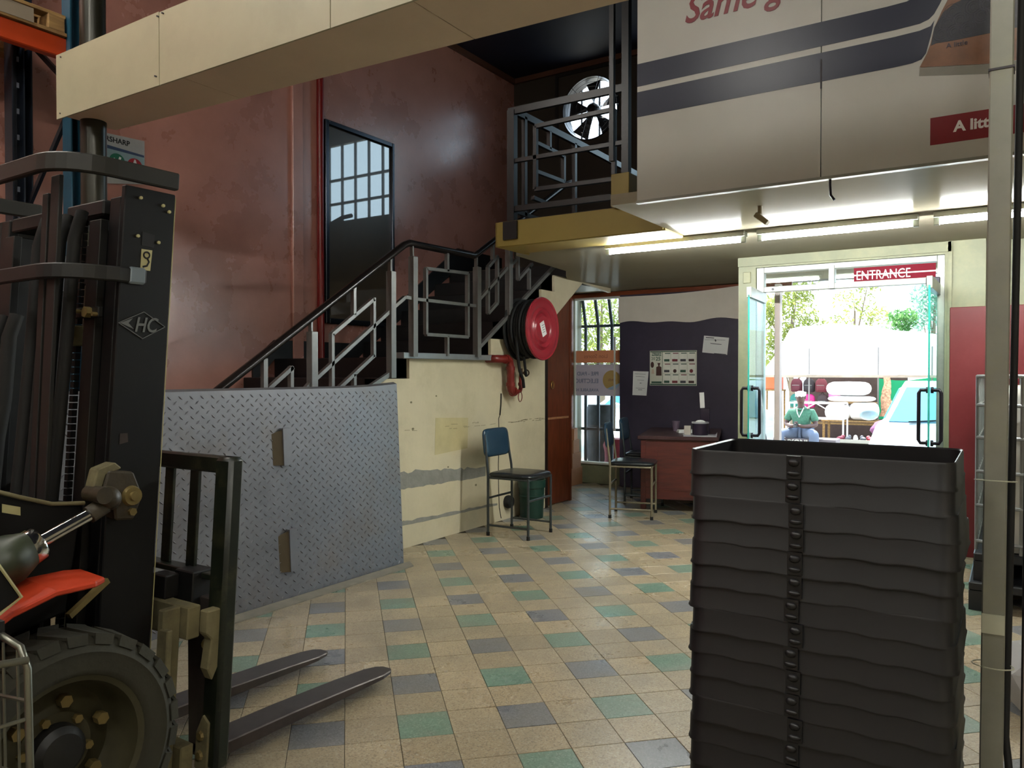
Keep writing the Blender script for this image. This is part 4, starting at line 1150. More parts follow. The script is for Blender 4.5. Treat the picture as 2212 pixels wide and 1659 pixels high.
t = single('desk_tray', MB().box((-.14, -.10, 0), (.16, .12, .012)).box((-.14, -.10, .012), (-.132, .12, .03)).box((.152, -.10, .012), (.16, .12, .03)), mat('tray_grey', '#9b979c', rough=0.4), 'pale grey flat tray on the desk corner by the door', 'tray', bevel=0.002)
t.location = on_desk(0.56, 0.14); t.rotation_euler = (0, 0, DA)
t = dthing('adhesive_tape_tub', (0.57, 0.12), 'dark round tub with a pale rim on the desk tray', 'tub'); t.location.z += 0.0125
m_plum = mat('plum_plastic', '#2a2030', rough=0.25, var=0.1)
lpart('body', MB().lathe([(0.0, 0.0), (0.07, 0.0), (0.073, 0.01), (0.075, 0.11), (0.068, 0.11), (0.066, 0.012), (0, 0.012)], (0, 0, 0), (0, 0, 1), 28), m_plum, t, smooth=40)
lpart('rim', MB().lathe([(0.066, 0.108), (0.079, 0.108), (0.079, 0.122), (0.066, 0.122)], (0, 0, 0), (0, 0, 1), 28, closed=True), MATS['tray_grey'], t, smooth=40)
lpart('paper_wad', MB().sphere((0.0, 0.0, 0.115), (0.05, 0.045, 0.025), 9, 6), m_paper, t)
o = single('paper_carton', MB().prism([(-.045, 0), (.045, 0), (.045, .2), (-.045, .2)], 'Y', -.03, .03), m_plum, 'tall dark carton standing at the back of the desk tray', 'carton', bevel=0.003)
o.location = on_desk(0.60, 0.42); o.rotation_euler = (0, 0, DA)
o.scale = (1, 1, 1.25)
o = single('paper_strip', MB().box((-.022, -.004, 0), (.022, .004, .15)), m_paper, 'white upright paper strip sticking up above the dark carton', 'paper', bevel=0.001)
o.location = Vector(on_desk(0.575, 0.42)) + Vector((0, 0, 0.2505)); o.rotation_euler = (0, R(-3), DA)
o = single('carton_flap', MB().box((-.03, -.02, 0), (.03, .02, .085)), mat('pale_carton', '#a59a90', rough=0.6), 'small pale carton beside the round tub on the desk', 'carton', bevel=0.002)
o.location = Vector(on_desk(0.455, 0.1)) + Vector((0, 0, 0.0125)); o.rotation_euler = (0, 0, DA)
o = single('receipt_book', MB().box((-.09, -.05, 0), (.09, .05, .018)).box((-.085, -.045, .018), (.085, .045, .03)), m_paper, 'stack of white slips lying near the tall carton on the desk', 'papers', bevel=0.002)
o.location = on_desk(0.42, 0.52); o.rotation_euler = (0, 0, DA + .3)
o = single('plastic_cup', MB().lathe([(0.0, 0.0), (0.028, 0.0), (0.04, 0.1), (0.037, 0.1), (0.026, 0.004), (0, 0.004)], (0, 0, 0), (0, 0, 1), 20), mat('cup_mauve', '#6a5a68', rough=0.3), 'small mauve plastic cup standing alone on the desk top', 'cup', smooth=40)
o.location = on_desk(0.30, 0.72)

# box stack under the stairs by the window
for k, (w, h, z0) in enumerate(((0.17, 0.20, 0.0), (0.16, 0.17, 0.2005), (0.15, 0.15, 0.371), (0.14, 0.13, 0.522))):
    o = single('cardboard_box', MB().box((-w, -w*.8, 0), (w, w*.8, h)).box((-w*1.0, -.02, h - .001), (w*1.0, .02, h + .001)), mat('cardboard', '#9a6a48', rough=0.8, var=0.1, scale=8, obj_var=0.12),
               ['brown cardboard box at the bottom of the stack by the window', 'brown cardboard box second up in the stack by the window', 'brown cardboard box third up in the stack by the window', 'brown cardboard box topmost in the stack by the window'][k], 'box', bevel=0.004, group='cardboard boxes by the window')
    o.location = (-4.42, 7.95, z0 + 0.0); o.rotation_euler = (0, 0, R(6 * k))

# ================================================================== stack of black crates
m_crate = mat('black_crate_plastic', '#111013', rough=0.40, var=0.15, scale=10, bump=0.02, bscale=120)
CW, CD, CH = 0.60, 0.40, 0.19
def rrect(w, d, r, z, n=6, fn=None):
    pts = []
    for cx, cy, a0 in ((w/2 - r, d/2 - r, 0), (-w/2 + r, d/2 - r, 90), (-w/2 + r, -d/2 + r, 180), (w/2 - r, -d/2 + r, 270)):
        for k in range(n + 1):
            a = R(a0 + 90.0 * k / n)
            pts.append((cx + r*math.cos(a), cy + r*math.sin(a)))
    # subdivide the straight runs so that the lower lip can wave
    out = []
    m = len(pts)
    for i in range(m):
        p, q = pts[i], pts[(i+1) % m]
        d_ = math.hypot(q[0]-p[0], q[1]-p[1])
        s = max(1, int(d_ / 0.022))
        for k in range(s):
            t = k / s; x = p[0] + (q[0]-p[0])*t; y = p[1] + (q[1]-p[1])*t
            out.append((x, y, z + (fn(x, y) if fn else 0)))
    return out
def wave(x, y):
    # arched hand-holds in the lower lip: four along each long side, two on each short side
    if abs(y) > CD/2 - 0.02:
        best = 0
        for c in (-0.205, -0.10, 0.09, 0.205):
            u = (x - c) / 0.044
            if abs(u) < 1: best = max(best, 0.0045 * (1 - u*u) ** 0.5)
        return best
    u = (abs(y) - 0.09) / 0.055
    return 0.004 * (1 - u*u) ** 0.5 if abs(u) < 1 else 0
crate = thing('stacking_crate', (0, 0, 0), 'x', 'crate', 'stack of black plastic crates')
def same(a, b):  # equal vertex counts by construction
    return a
rim = MB()
L = [rrect(CW - .012, CD - .012, .030, CH - .004), rrect(CW - .004, CD - .004, .034, CH), rrect(CW, CD, .036, CH - .005),
     rrect(CW + .002, CD + .002, .036, CH - .055, fn=wave), rrect(CW + .008, CD + .008, .038, CH - .060, fn=wave), rrect(CW + .008, CD + .008, .038, CH - .064, fn=wave), rrect(CW - .012, CD - .012, .032, CH - .064, fn=wave)]
nmin = min(len(l) for l in L)
def resample(l, n):
    pts = [Vector(p) for p in l] + [Vector(l[0])]
    d = [0]
    for a, b in zip(pts, pts[1:]): d.append(d[-1] + (b - a).length)
    out = []
    for k in range(n):
        s = d[-1] * k / n; i = 0
        while d[i+1] < s: i += 1
        t = (s - d[i]) / max(1e-9, d[i+1] - d[i]); out.append(tuple(pts[i].lerp(pts[i+1], t)))
    return out
NP = 120
rim.loft([resample(l, NP) for l in L] , caps=False)
# close the inside back up to the top
a = 6 * NP
for k in range(NP): rim.f.append((a + k, a + (k+1) % NP, (k+1) % NP, k))
lpart('rim', rim, m_crate, crate, smooth=35)
body = MB()
Bl = [rrect(CW - .012, CD - .012, .030, CH - .06), rrect(CW - .075, CD - .075, .03, 0.004), rrect(CW - .085, CD - .085, .03, 0.0), rrect(CW - .085, CD - .085, .028, 0.006), rrect(CW - .022, CD - .022, .026, CH - .06)]
body.loft([resample(l, NP) for l in Bl], caps=False)
c0 = 2 * NP; body.f.append(tuple(c0 + k for k in range(NP)))
c0 = 3 * NP; body.f.append(tuple(c0 + k for k in range(NP)))
lpart('basket', body, m_crate, crate, smooth=35)
for sy in (-1, 1):
    kb = MB()
    y = sy * (CD/2 + 0.003)
    kb.box((-0.052, y - .006, CH - .056), (-0.018, y + .006, CH - .002)).sphere((-0.035, y + sy*.004, CH - .018), (0.014, 0.010, 0.010), 12, 8).sphere((-0.035, y + sy*.004, CH - .044), (0.016, 0.009, 0.007), 12, 8)
    lpart('stacking_lug', kb, m_crate, crate, smooth=40)
NC = 17; PITCH = 0.0572
ztop = 1.104
for k in range(NC):
    c = crate if k == 0 else copy_tree(crate)
    rnd = random.Random(k * 7 + 1)
    dx, dy = rnd.uniform(-.004, .004), rnd.uniform(-.003, .003)
    if k in (3, 7): dx += 0.004
    z = ztop - CH - PITCH * k
    c.location = (-0.402 + dx, 2.118 + dy, max(z, 0.001))
    c.rotation_euler = (0, 0, R(rnd.uniform(-.7, .7)))
    c['label'] = ('topmost black plastic crate of the tall stack' if k == 0 else
                  'bottom black plastic crate of the tall stack, on the floor' if k == NC - 1 else '%s black plastic crate from the top of the tall stack' % ORD[k])

# ================================================================== tank, pallets
ib = thing('liquid_tank', (0.34, 5.6, 0.31), 'white plastic tank in a galvanised cage on a black pallet', 'tank')
m_tank = mat('tank_white', '#b9b8b0', rough=0.4, var=0.06, scale=3)
m_galv = mat('galvanised_tube', '#8d9192', rough=0.35, metal=0.8, var=0.12, scale=14)
tk = [rrect(0.90, 1.08, .10, 0.31 + .0), rrect(0.94, 1.12, .12, .36), rrect(0.94, 1.12, .12, 1.16), rrect(0.84, 1.02, .10, 1.22)]
tb = MB().loft([resample(l, 64) for l in tk]); tb.xf(lambda x, y, z: (x + .34, y + 5.6, z))
part('tank_body', tb, m_tank, ib, smooth=40)
part('tank_lid', MB().cyl((.34, 5.6, 1.215), (.34, 5.6, 1.27), 0.09, n=24), m_rubber, ib, smooth=40)
for z_ in (0.36, 0.56, 0.75, 0.94, 1.12, 1.28):
    part('cage_ring', MB().tube([(a_[0] + .34, a_[1] + 5.6, z_) for a_ in resample(rrect(1.02, 1.20, .06, 0), 40)], 0.011, 8, closed=True), m_galv, ib, smooth=40)
for i in range(7):
    for y_ in (5.0, 6.2):
        x_ = -.11 + 0.9 * i / 6; part('cage_bar', MB().cyl((x_, y_, .31), (x_, y_, 1.285), 0.009, n=8), m_galv, ib, smooth=40)
for i in range(8):
    for x_ in (-.17, .85):
        y_ = 5.06 + 1.08 * i / 7; part('cage_bar', MB().cyl((x_, y_, .31), (x_, y_, 1.285), 0.009, n=8), m_galv, ib, smooth=40)
m_pallet = mat('black_pallet', '#15161a', rough=0.5, var=0.1)
def pallet(nm, z0, z1, x0, x1, y0, y1, label):
    t = thing(nm, ((x0+x1)/2, (y0+y1)/2, z0), label, 'pallet')
    h = z1 - z0
    part('deck', MB().box((x0, y0, z0 + h*.7), (x1, y1, z1)), m_pallet, t, bevel=0.006)
    for i in range(3):
        for j in range(3):
            cx_ = x0 + .07 + (x1 - x0 - .14) * i / 2; cy_ = y0 + .07 + (y1 - y0 - .14) * j / 2
            part('foot', MB().box((cx_ - .07, cy_ - .07, z0 + h*.18), (cx_ + .07, cy_ + .07, z0 + h*.7)), m_pallet, t)
        cx_ = x0 + .07 + (x1 - x0 - .14) * i / 2
        part('runner', MB().box((cx_ - .07, y0, z0), (cx_ + .07, y1, z0 + h*.18)), m_pallet, t)
pallet('plastic_pallet', 0.155, 0.305, -0.18, 0.86, 4.98, 6.22, 'black plastic pallet directly under the caged tank')
pallet('plastic_pallet', 0.0, 0.152, -0.20, 0.90, 4.93, 6.25, 'black plastic pallet on the floor at the bottom below the tank')

# ================================================================== steel upright at the right
m_up = mat('galvanised_upright', '#8a8a80', rough=0.45, metal=0.55, var=0.12, scale=5, dirt='#9c9a6c', dirt_amt=0.3, dirt_scale=3)
up = thing('steel_upright', (-0.03, 2.12, 0), 'galvanised square steel upright standing beside the crate stack', 'post')
tilt = lambda x, y, z: (x + 0.0052 * (z - 1.3), y, z)
part('post', MB().box((-0.056, 2.09, 0), (-0.009, 2.14, 3.6)).xf(tilt), m_up, up, bevel=0.003)
part('joint_band', MB().box((-0.058, 2.088, 1.99), (-0.007, 2.142, 1.995)).xf(tilt), m_ink, up)
part('label_plate', MB().box((-0.055, 2.086, 0.70), (-0.010, 2.0895, 0.745)).xf(tilt), mat('pale_label', '#b0b09a', rough=0.5), up)
part('base_foot', MB().box((-0.085, 2.05, 0), (0.02, 2.18, 0.008)), m_up, up)
for z_ in (1.05, 0.62):
    part('wire_tie', MB().torus((-0.0325 + .0052*(z_ - 1.3), 2.115, z_), (0, 0.1, 1), 0.042, 0.0015, 18, 5), MATS['pale_label'], up)
single('hanging_cable', MB().tube([(0.012, 2.16, 3.5), (0.010, 2.155, 2.3), (0.003, 2.15, 1.6), (-0.004, 2.145, 0.9), (-0.01, 2.14, 0.45), (-0.004, 2.12, 0.40), (0.006, 2.10, 0.28)], 0.008, 8), m_rubber, 'black cable hanging down behind the steel upright', 'cable', smooth=50, base=(0, 2.15, 0.28))
single('chrome_pole', MB().cyl((0.024, 2.0, 0), (0.034, 2.0, 3.4), 0.008, n=12), mat('chrome', '#b0b0b4', rough=0.15, metal=1.0, var=0.03), 'thin shiny chrome pole right of the steel upright', 'pole', smooth=40, base=(0.024, 2.0, 0))
o = single('wrapped_bundle', MB().sphere((0, 0, .13), (.17, .22, .13), 12, 8).xf(lambda x, y, z: (x + .02*math.sin(z*40 + y*15), y + .02*math.sin(x*31), z)), sheet_mat('milky_plastic', '#b8b6b4', 0.4), 'crumpled milky plastic wrapped bundle on the floor behind the upright', 'bundle', smooth=20)
o.location = (0.10, 3.6, 0.0)
# ================================================================== forklift (faces +y, right side towards the camera)
fk = thing('forklift', (-2.55, 0.95, 0), 'black and orange forklift truck with its forks lowered to the floor', 'forklift')
m_mast = mat('mast_black', '#0a0908', rough=0.55, var=0.25, scale=5, dirt='#2a2516', dirt_amt=0.45, dirt_scale=3, bump=0.05, bscale=30)
m_mastp = mat('mast_plate_black', '#09090a', rough=0.5, var=0.2, scale=6, dirt='#191815', dirt_amt=0.3, dirt_scale=5, spec=0.3)
m_dust = mat('dusty_carriage', '#6e6648', rough=0.8, var=0.25, scale=7, dirt='#2a261c', dirt_amt=0.6, dirt_scale=6, bump=0.15, bscale=30)
m_green = mat('dark_green_backrest', '#12180f', rough=0.4, var=0.25, scale=8, dirt='#59573a', dirt_amt=0.35, dirt_scale=12)
m_forkst = mat('fork_steel', '#4b4340', rough=0.4, metal=0.6, var=0.2, scale=8, dirt='#2c241f', dirt_amt=0.4, dirt_scale=5)
m_orange = mat('forklift_orange', '#b83a1c', rough=0.42, var=0.1, scale=5, dirt='#6e2c18', dirt_amt=0.3, dirt_scale=5)
m_oil = mat('oily_brown_cast', '#332b1c', rough=0.5, var=0.3, scale=12, dirt='#100e0b', dirt_amt=0.7, dirt_scale=9, bump=0.2, bscale=40)
m_chrome = mat('cylinder_chrome', '#c8c8c4', rough=0.12, metal=1.0, var=0.03)
m_tyre = mat('dusty_tyre', '#2c2a1e', rough=0.85, var=0.25, scale=6, dirt='#15140f', dirt_amt=0.5, dirt_scale=4, bump=0.2, bscale=50)
m_rim = mat('dusty_rim', '#393520', rough=0.65, var=0.25, scale=5, dirt='#181610', dirt_amt=0.5, dirt_scale=4)
m_bolt = mat('bolt_yellowed', '#7a6a40', rough=0.45, metal=0.5, var=0.15, scale=20)
m_hose = mat('hydraulic_hose', '#0c0b09', rough=0.75, var=0.2, scale=9, dirt='#1e1a10', dirt_amt=0.5)
lean0 = lambda x, y, z: (x, y + 0.068 * (z - 0.65), z)
MS = 1.05                                   # the mast stands this much further out than the first estimate
lean = lambda x, y, z: (x * MS, (y + 0.068 * (z - 0.65)) * MS, max(0.06, 1.3 + (z - 1.3) * MS))
def carriage(nm, mb, mt, bevel=0.0, smooth=None, label=None, parent=None):
    return part(nm, mb.xf(lean0), mt, parent or fk, bevel, smooth, label=label)
def mast(nm, mb, mt, bevel=0.0, smooth=None, label=None, parent=None):
    return part(nm, mb.xf(lean), mt, parent or fk, bevel, smooth, label=label)
XRR, XLL = -2.10, -2.84      # outer faces of the two mast rails
rr_ = mast('mast_rail', MB().box((XRR - 0.02, 1.165, 0.08), (XRR, 1.32, 1.83)).box((XRR - 0.075, 1.165, 0.08), (XRR - 0.02, 1.195, 1.80)).box((XRR - 0.075, 1.29, 0.08), (XRR - 0.02, 1.32, 1.80)), m_mastp, 0.003)
mast('mast_rail', MB().box((XLL, 1.165, 0.08), (XLL + 0.02, 1.32, 1.80)).box((XLL + .02, 1.165, 0.08), (XLL + 0.075, 1.195, 1.80)).box((XLL + .02, 1.29, 0.08), (XLL + 0.075, 1.32, 1.80)), m_mast, 0.003)
for x0 in (XRR - 0.15, XLL + 0.085):
    mast('inner_rail', MB().box((x0, 1.15, 0.10), (x0 + 0.06, 1.175, 1.74)).box((x0 + 0.02, 1.175, 0.10), (x0 + 0.04, 1.30, 1.74)).box((x0, 1.28, 0.1), (x0 + 0.06, 1.30, 1.74)), m_mast, 0.002)
# bowed cross ties: out from the rail, back round a bend, across to the other rail
def tie(nm, z, h, pts, th, mt):
    n = len(pts); vs = []; fs = []
    for i, (x, y) in enumerate(pts):
        a = Vector(pts[max(i-1, 0)]); b = Vector(pts[min(i+1, n-1)])
        d = (b - a).normalized(); nn = Vector((-d.y, d.x)) * th / 2
        for s, zz in ((1, z), (-1, z), (-1, z + h), (1, z + h)):
            vs.append((x + nn.x * s, y + nn.y * s, zz))
    for i in range(n - 1):
        for k in range(4): fs.append((4*i + k, 4*i + (k+1) % 4, 4*i + 4 + (k+1) % 4, 4*i + 4 + k))
    fs += [(3, 2, 1, 0), tuple(4*(n-1) + k for k in range(4))]
    return mast(nm, MB()._add(vs, fs), mt, 0.004)
def bend(p0, c, p1, n=7):
    p0, c, p1 = Vector(p0), Vector(c), Vector(p1)
    return [tuple((1-t)**2 * p0 + 2*t*(1-t)*c + t*t*p1) for t in [k/n for k in range(n+1)]]
OFF = 0.068 * (1.84 - 0.65)
def yo(y): return y - OFF
m_tie = mat('tie_worn', '#17150e', rough=0.5, var=0.25, scale=8, dirt='#14130e', dirt_amt=0.5)
top = [(-2.07, yo(1.385)), (-2.07, yo(1.25))] + bend((-2.07, yo(1.20)), (-2.07, yo(1.07)), (-2.18, yo(1.055))) + [(-2.5, yo(1.06))] + bend((-2.72, yo(1.09)), (-2.86, yo(1.12)), (-2.86, yo(1.25))) + [(-2.86, yo(1.385))]
tie('top_tie', 1.835, 0.05, top, 0.022, m_tie)
OFF = 0.068 * (1.56 - 0.65)
mid = [(-2.10, yo(1.30)), (-2.10, yo(1.22))] + bend((-2.11, yo(1.19)), (-2.12, yo(1.08)), (-2.22, yo(1.07))) + [(-2.5, yo(1.075))]
tie('middle_tie', 1.555, 0.042, mid, 0.02, m_mast)
mast('tie_end_cap', MB().box((-2.112, 1.185, 1.552), (-2.087, 1.235, 1.60)), mat('worn_steel_cap', '#8c98a0', rough=0.3, metal=0.6), 0.006, label='bright worn end of the tie')
# flat guide strips and hoses running down the mast
for (x, y, w, z0, z1) in ((-2.20, 1.05, 0.045, 0.55, 1.84), (-2.27, 1.06, 0.03, 0.55, 1.80)):
    mast('guide_strip', MB().bar((x, y, z0), (x, y - 0.02, z1), w, 0.012, up=(0, 1, 0)), m_mast, 0.002)
for k, (x, y, r) in enumerate(((-2.235, 1.09, 0.018), (-2.33, 1.10, 0.016), (-2.39, 1.10, 0.016), (-2.45, 1.10, 0.02), (-2.60, 1.10, 0.022), (-2.66, 1.09, 0.015))):
    zt_ = 1.0 if k < 4 else 0.84
    mast('hose', MB().tube([(x, y + .02, 0.3), (x - .01, y - .01, 0.7), (x + .006*math.sin(k), y, 1.1), (x, y + .01, 1.45 * zt_), (x + .005, y + .01, 1.68 * zt_), (x, y + .03, 1.76 * zt_)], r, 8), m_hose, smooth=50)
for x in (-2.30, -2.62):
    cyl_ = mast('lift_cylinder', MB().cyl((x, 1.23, 0.15), (x, 1.23, 1.62), 0.042, n=20), m_mastp, smooth=40)
    mast('gland', MB().cyl((x, 1.23, 1.56), (x, 1.23, 1.68), 0.052, n=20), m_mast, 0.004, smooth=40, parent=cyl_)
    mast('rod', MB().cyl((x, 1.23, 1.68), (x, 1.23, 1.79), 0.028, n=16), m_mastp, smooth=40, parent=cyl_)
mast('rod_head', MB().box((-2.40, 1.16, 1.755), (-2.20, 1.30, 1.80)), m_mast, 0.005)
mast('rod_head', MB().box((-2.74, 1.16, 1.755), (-2.52, 1.30, 1.80)), m_mast, 0.005)
# leaf chain
ch = MB()
for k in range(60):
    z = 0.5 + 0.021 * k
    ch.box((-2.350, 1.175, z), (-2.330, 1.19, z + 0.018))
cho = mast('lift_chain', ch, m_mast); cho['kind'] = 'stuff'
mast('gap_backing', MB().box((-2.42, 1.262, 0.3), (-2.18, 1.272, 1.72)), m_mast, 0.002)  # dark sheet added behind the chain so the mast gaps look dark
mast('chain_anchor', MB().box((-2.36, 1.16, 1.38), (-2.32, 1.20, 1.44)), m_dust, 0.003)
mast('hose_clamp', MB().box((-2.27, 1.125, 1.455), (-2.13, 1.14, 1.485)), m_mastp, 0.003)
mast('bolt', MB().cyl((-2.175, 1.11, 1.47), (-2.175, 1.128, 1.47), 0.016, n=6), m_bolt)
mast('bolt', MB().cyl((-2.225, 1.112, 1.475), (-2.225, 1.128, 1.475), 0.006, n=6), m_bolt)
mast('bolt', MB().cyl((-2.137, 1.112, 1.463), (-2.137, 1.128, 1.463), 0.006, n=6), m_bolt)
for z in (1.52, 1.47, 1.43):
    mast('hose_fitting', MB().cyl((-2.74, 1.09, z), (-2.74, 1.09, z + 0.028), 0.02, n=6), MATS['brass'])
mast('fitting_bracket', MB().box((-2.86, 1.085, 1.487), (-2.71, 1.10, 1.515)), m_mastp, 0.002)
# rail side decals
def on_rail(poly):
    return MB().prism(poly, 'X', XRR, XRR + 0.0012)
mast('decal', on_rail([(1.222, 1.595), (1.252, 1.595), (1.255, 1.655), (1.222, 1.655)]), mat('decal_cream', '#b0a878', rough=0.6), label='small cream hook decal')
mast('decal_print', MB().torus((XRR + 0.002, 1.238, 1.639), (1, 0, 0), 0.009, 0.0025, 14, 5).tube([(XRR + .002, 1.24, 1.63), (XRR + .002, 1.246, 1.62), (XRR + .002, 1.24, 1.608), (XRR + .002, 1.228, 1.604)], 0.003, 5), m_rubber)
mast('latch_hole', on_rail([(1.222, 1.665), (1.26, 1.662), (1.26, 1.70), (1.222, 1.705)]), m_rubber)
for y_, z_ in ((1.208, 1.69), (1.272, 1.68), (1.21, 1.80), (1.28, 1.79), (1.30, 1.775)):
    mast('bolt', MB().cyl((XRR, y_, z_), (XRR + 0.006, y_, z_), 0.005, n=6), MATS['decal_cream'])
dia = [(1.167, 1.44), (1.24, 1.475), (1.308, 1.435), (1.24, 1.398)]
fr_ = MB()
for a, b in zip(dia, dia[1:] + dia[:1]): fr_.bar((XRR + .001, a[0], a[1]), (XRR + .001, b[0], b[1]), 0.002, 0.003, up=(1, 0, 0))
m_logo = mat('logo_grey', '#6d6f6d', rough=0.4, metal=0.4)
mast('logo_diamond', fr_, m_logo)
OFFL = 0.068 * (1.44 - 0.65)
text('logo_text', 'HC', 0.062, (XRR * MS + 0.0015, (1.212 + OFFL) * MS, 1.3 + (1.418 - 1.3) * MS), ROT_X, m_logo, fk, ext=0.0006, shear=0.3, bold=0.001, sx=0.8)
mast('logo_wing', on_rail([(1.172, 1.44), (1.208, 1.455), (1.196, 1.441), (1.212, 1.425)]), m_logo)
mast('worn_patch', on_rail([(1.19, 1.10), (1.215, 1.105), (1.212, 1.13), (1.19, 1.13)]), m_forkst)
mast('edge_wear', MB().box((XRR - 0.002, 1.3195, 0.4), (XRR + 0.0006, 1.321, 1.82)), MATS['decal_cream'])
# tilt cylinder bracket on the rail
part('tilt_bracket', MB().prism([(1.20, 0.965), (1.218, 1.024), (1.294, 1.012), (1.322, 0.939), (1.294, 0.872), (1.238, 0.878), (1.232, 0.93)], 'X', -2.205, -2.15), m_oil, fk, 0.006)
part('bracket_cap', MB().prism([(1.175, 0.975), (1.19, 1.03), (1.24, 1.045), (1.262, 1.025), (1.215, 1.01), (1.20, 0.965)], 'X', -2.20, -2.155), m_dust, fk, 0.004)
part('pivot_pin', MB().lathe([(0.0, 0.02), (0.012, 0.02), (0.014, 0.012), (0.026, 0.012), (0.03, 0.0), (0.0, 0.0)], (-2.15, 1.285, 0.943), (1, 0, 0), 20), m_bolt, fk, smooth=30)
part('bolt', MB().cyl((-2.15, 1.285, 0.897), (-2.14, 1.285, 0.897), 0.012, n=6), m_bolt, fk)
# tilt cylinder
P0 = Vector((-2.15, 1.185, 0.915)); P1 = Vector((-2.15, 1.03, 0.853)); P2 = Vector((-2.15, 0.66, 0.70))
part('tilt_clevis', MB().sphere(tuple(P0 + Vector((0, .03, .03))), (0.04, 0.035, 0.035), 14, 8).cyl(tuple(P0 + Vector((-.04, 0, .045))), tuple(P0 + Vector((.04, 0, .045))), 0.024, n=14).cyl(tuple(P0 + Vector((0, .02, .012))), tuple(P0 + (P1 - P0)*0.15), 0.025, n=14), m_oil, fk, smooth=40)
part('tilt_rod', MB().cyl(tuple(P0), tuple(P1), 0.018, n=20), m_chrome, fk, smooth=40)
dv = (P2 - P1).normalized()
part('gland_ring', MB().lathe([(0.0, 0.0), (0.044, 0.0), (0.048, 0.006), (0.048, 0.03), (0.045, 0.034), (0.0, 0.034)], tuple(P1), tuple(dv), 28), m_chrome, fk, smooth=35)
bt = []
for k in range(16):
    t = k / 15; bt.append((0.052 + 0.026 * math.sin(t * 2.6) + 0.005 * math.sin(t * 19), 0.03 + 0.34 * t))
part('rubber_boot', MB().lathe(bt, tuple(P1), tuple(dv), 28).xf(lambda x, y, z: (x + .008*math.sin(y*60 + z*40), y, z + .006*math.sin(y*45 + x*50))), mat('olive_boot', '#2c3320', rough=0.45, var=0.4, scale=8, dirt='#0e0d0b', dirt_amt=0.7, dirt_scale=7), fk, smooth=60)
# cowl plate with small sticker
part('cowl', MB().prism([(0.5, 1.05), (0.96, 0.99), (1.03, 0.962), (1.11, 0.932), (1.2, 0.922), (1.15, 0.62), (0.5, 0.50)], 'X', -2.70, -2.25), m_mastp, fk, 0.006)
part('cowl_lip', MB().tube([(-2.245, 0.5, 1.05), (-2.245, 0.96, 0.992), (-2.245, 1.03, 0.964), (-2.245, 1.11, 0.935), (-2.245, 1.2, 0.925)], 0.006, 8), m_dust, fk, smooth=50)
part('sticker', MB().prism([(0.985, 0.93), (1.03, 0.915), (1.03, 0.938), (0.985, 0.953)], 'X', -2.249, -2.247), MATS['decal_cream'], fk)
# fender: bent orange plate over the wheel
fp_ = [(0.45, 0.50), (0.62, 0.585), (0.80, 0.675), (0.90, 0.73), (1.0, 0.757), (1.10, 0.757), (1.15, 0.75)]
vs = []; fs = []
for i, (y, z) in enumerate(fp_):
    xo = -2.0; xi = -2.17
    if i == 6: xo = -2.05
    for (x, dz) in ((xo, -0.016), (xi, -0.006), (xi, 0.006), (xo, 0.0)):
        vs.append((x, y, z + dz))
for i in range(len(fp_) - 1):
    for k in range(4): fs.append((4*i + k, 4*i + (k+1) % 4, 4*i + 4 + (k+1) % 4, 4*i + 4 + k))
fs += [(3, 2, 1, 0), tuple(4*(len(fp_) - 1) + k for k in range(4))]
part('fender', MB()._add(vs, fs), m_orange, fk, 0.004)
part('fender_side', MB().prism([(0.40, 0.40), (0.70, 0.50), (0.74, 0.62), (0.62, 0.575), (0.40, 0.49)], 'X', -2.015, -2.002), m_orange, fk, 0.003)
part('step_plate', MB().prism([(0.4, 0.98), (0.85, 0.87), (0.908, 0.765), (0.86, 0.738), (0.4, 0.55)], 'X', -2.01, -1.985), m_mastp, fk, 0.003)
part('step_edge', MB().tube([(-1.984, 0.85, 0.872), (-1.984, 0.91, 0.765), (-1.984, 0.86, 0.735)], 0.004, 6), MATS['decal_cream'], fk)

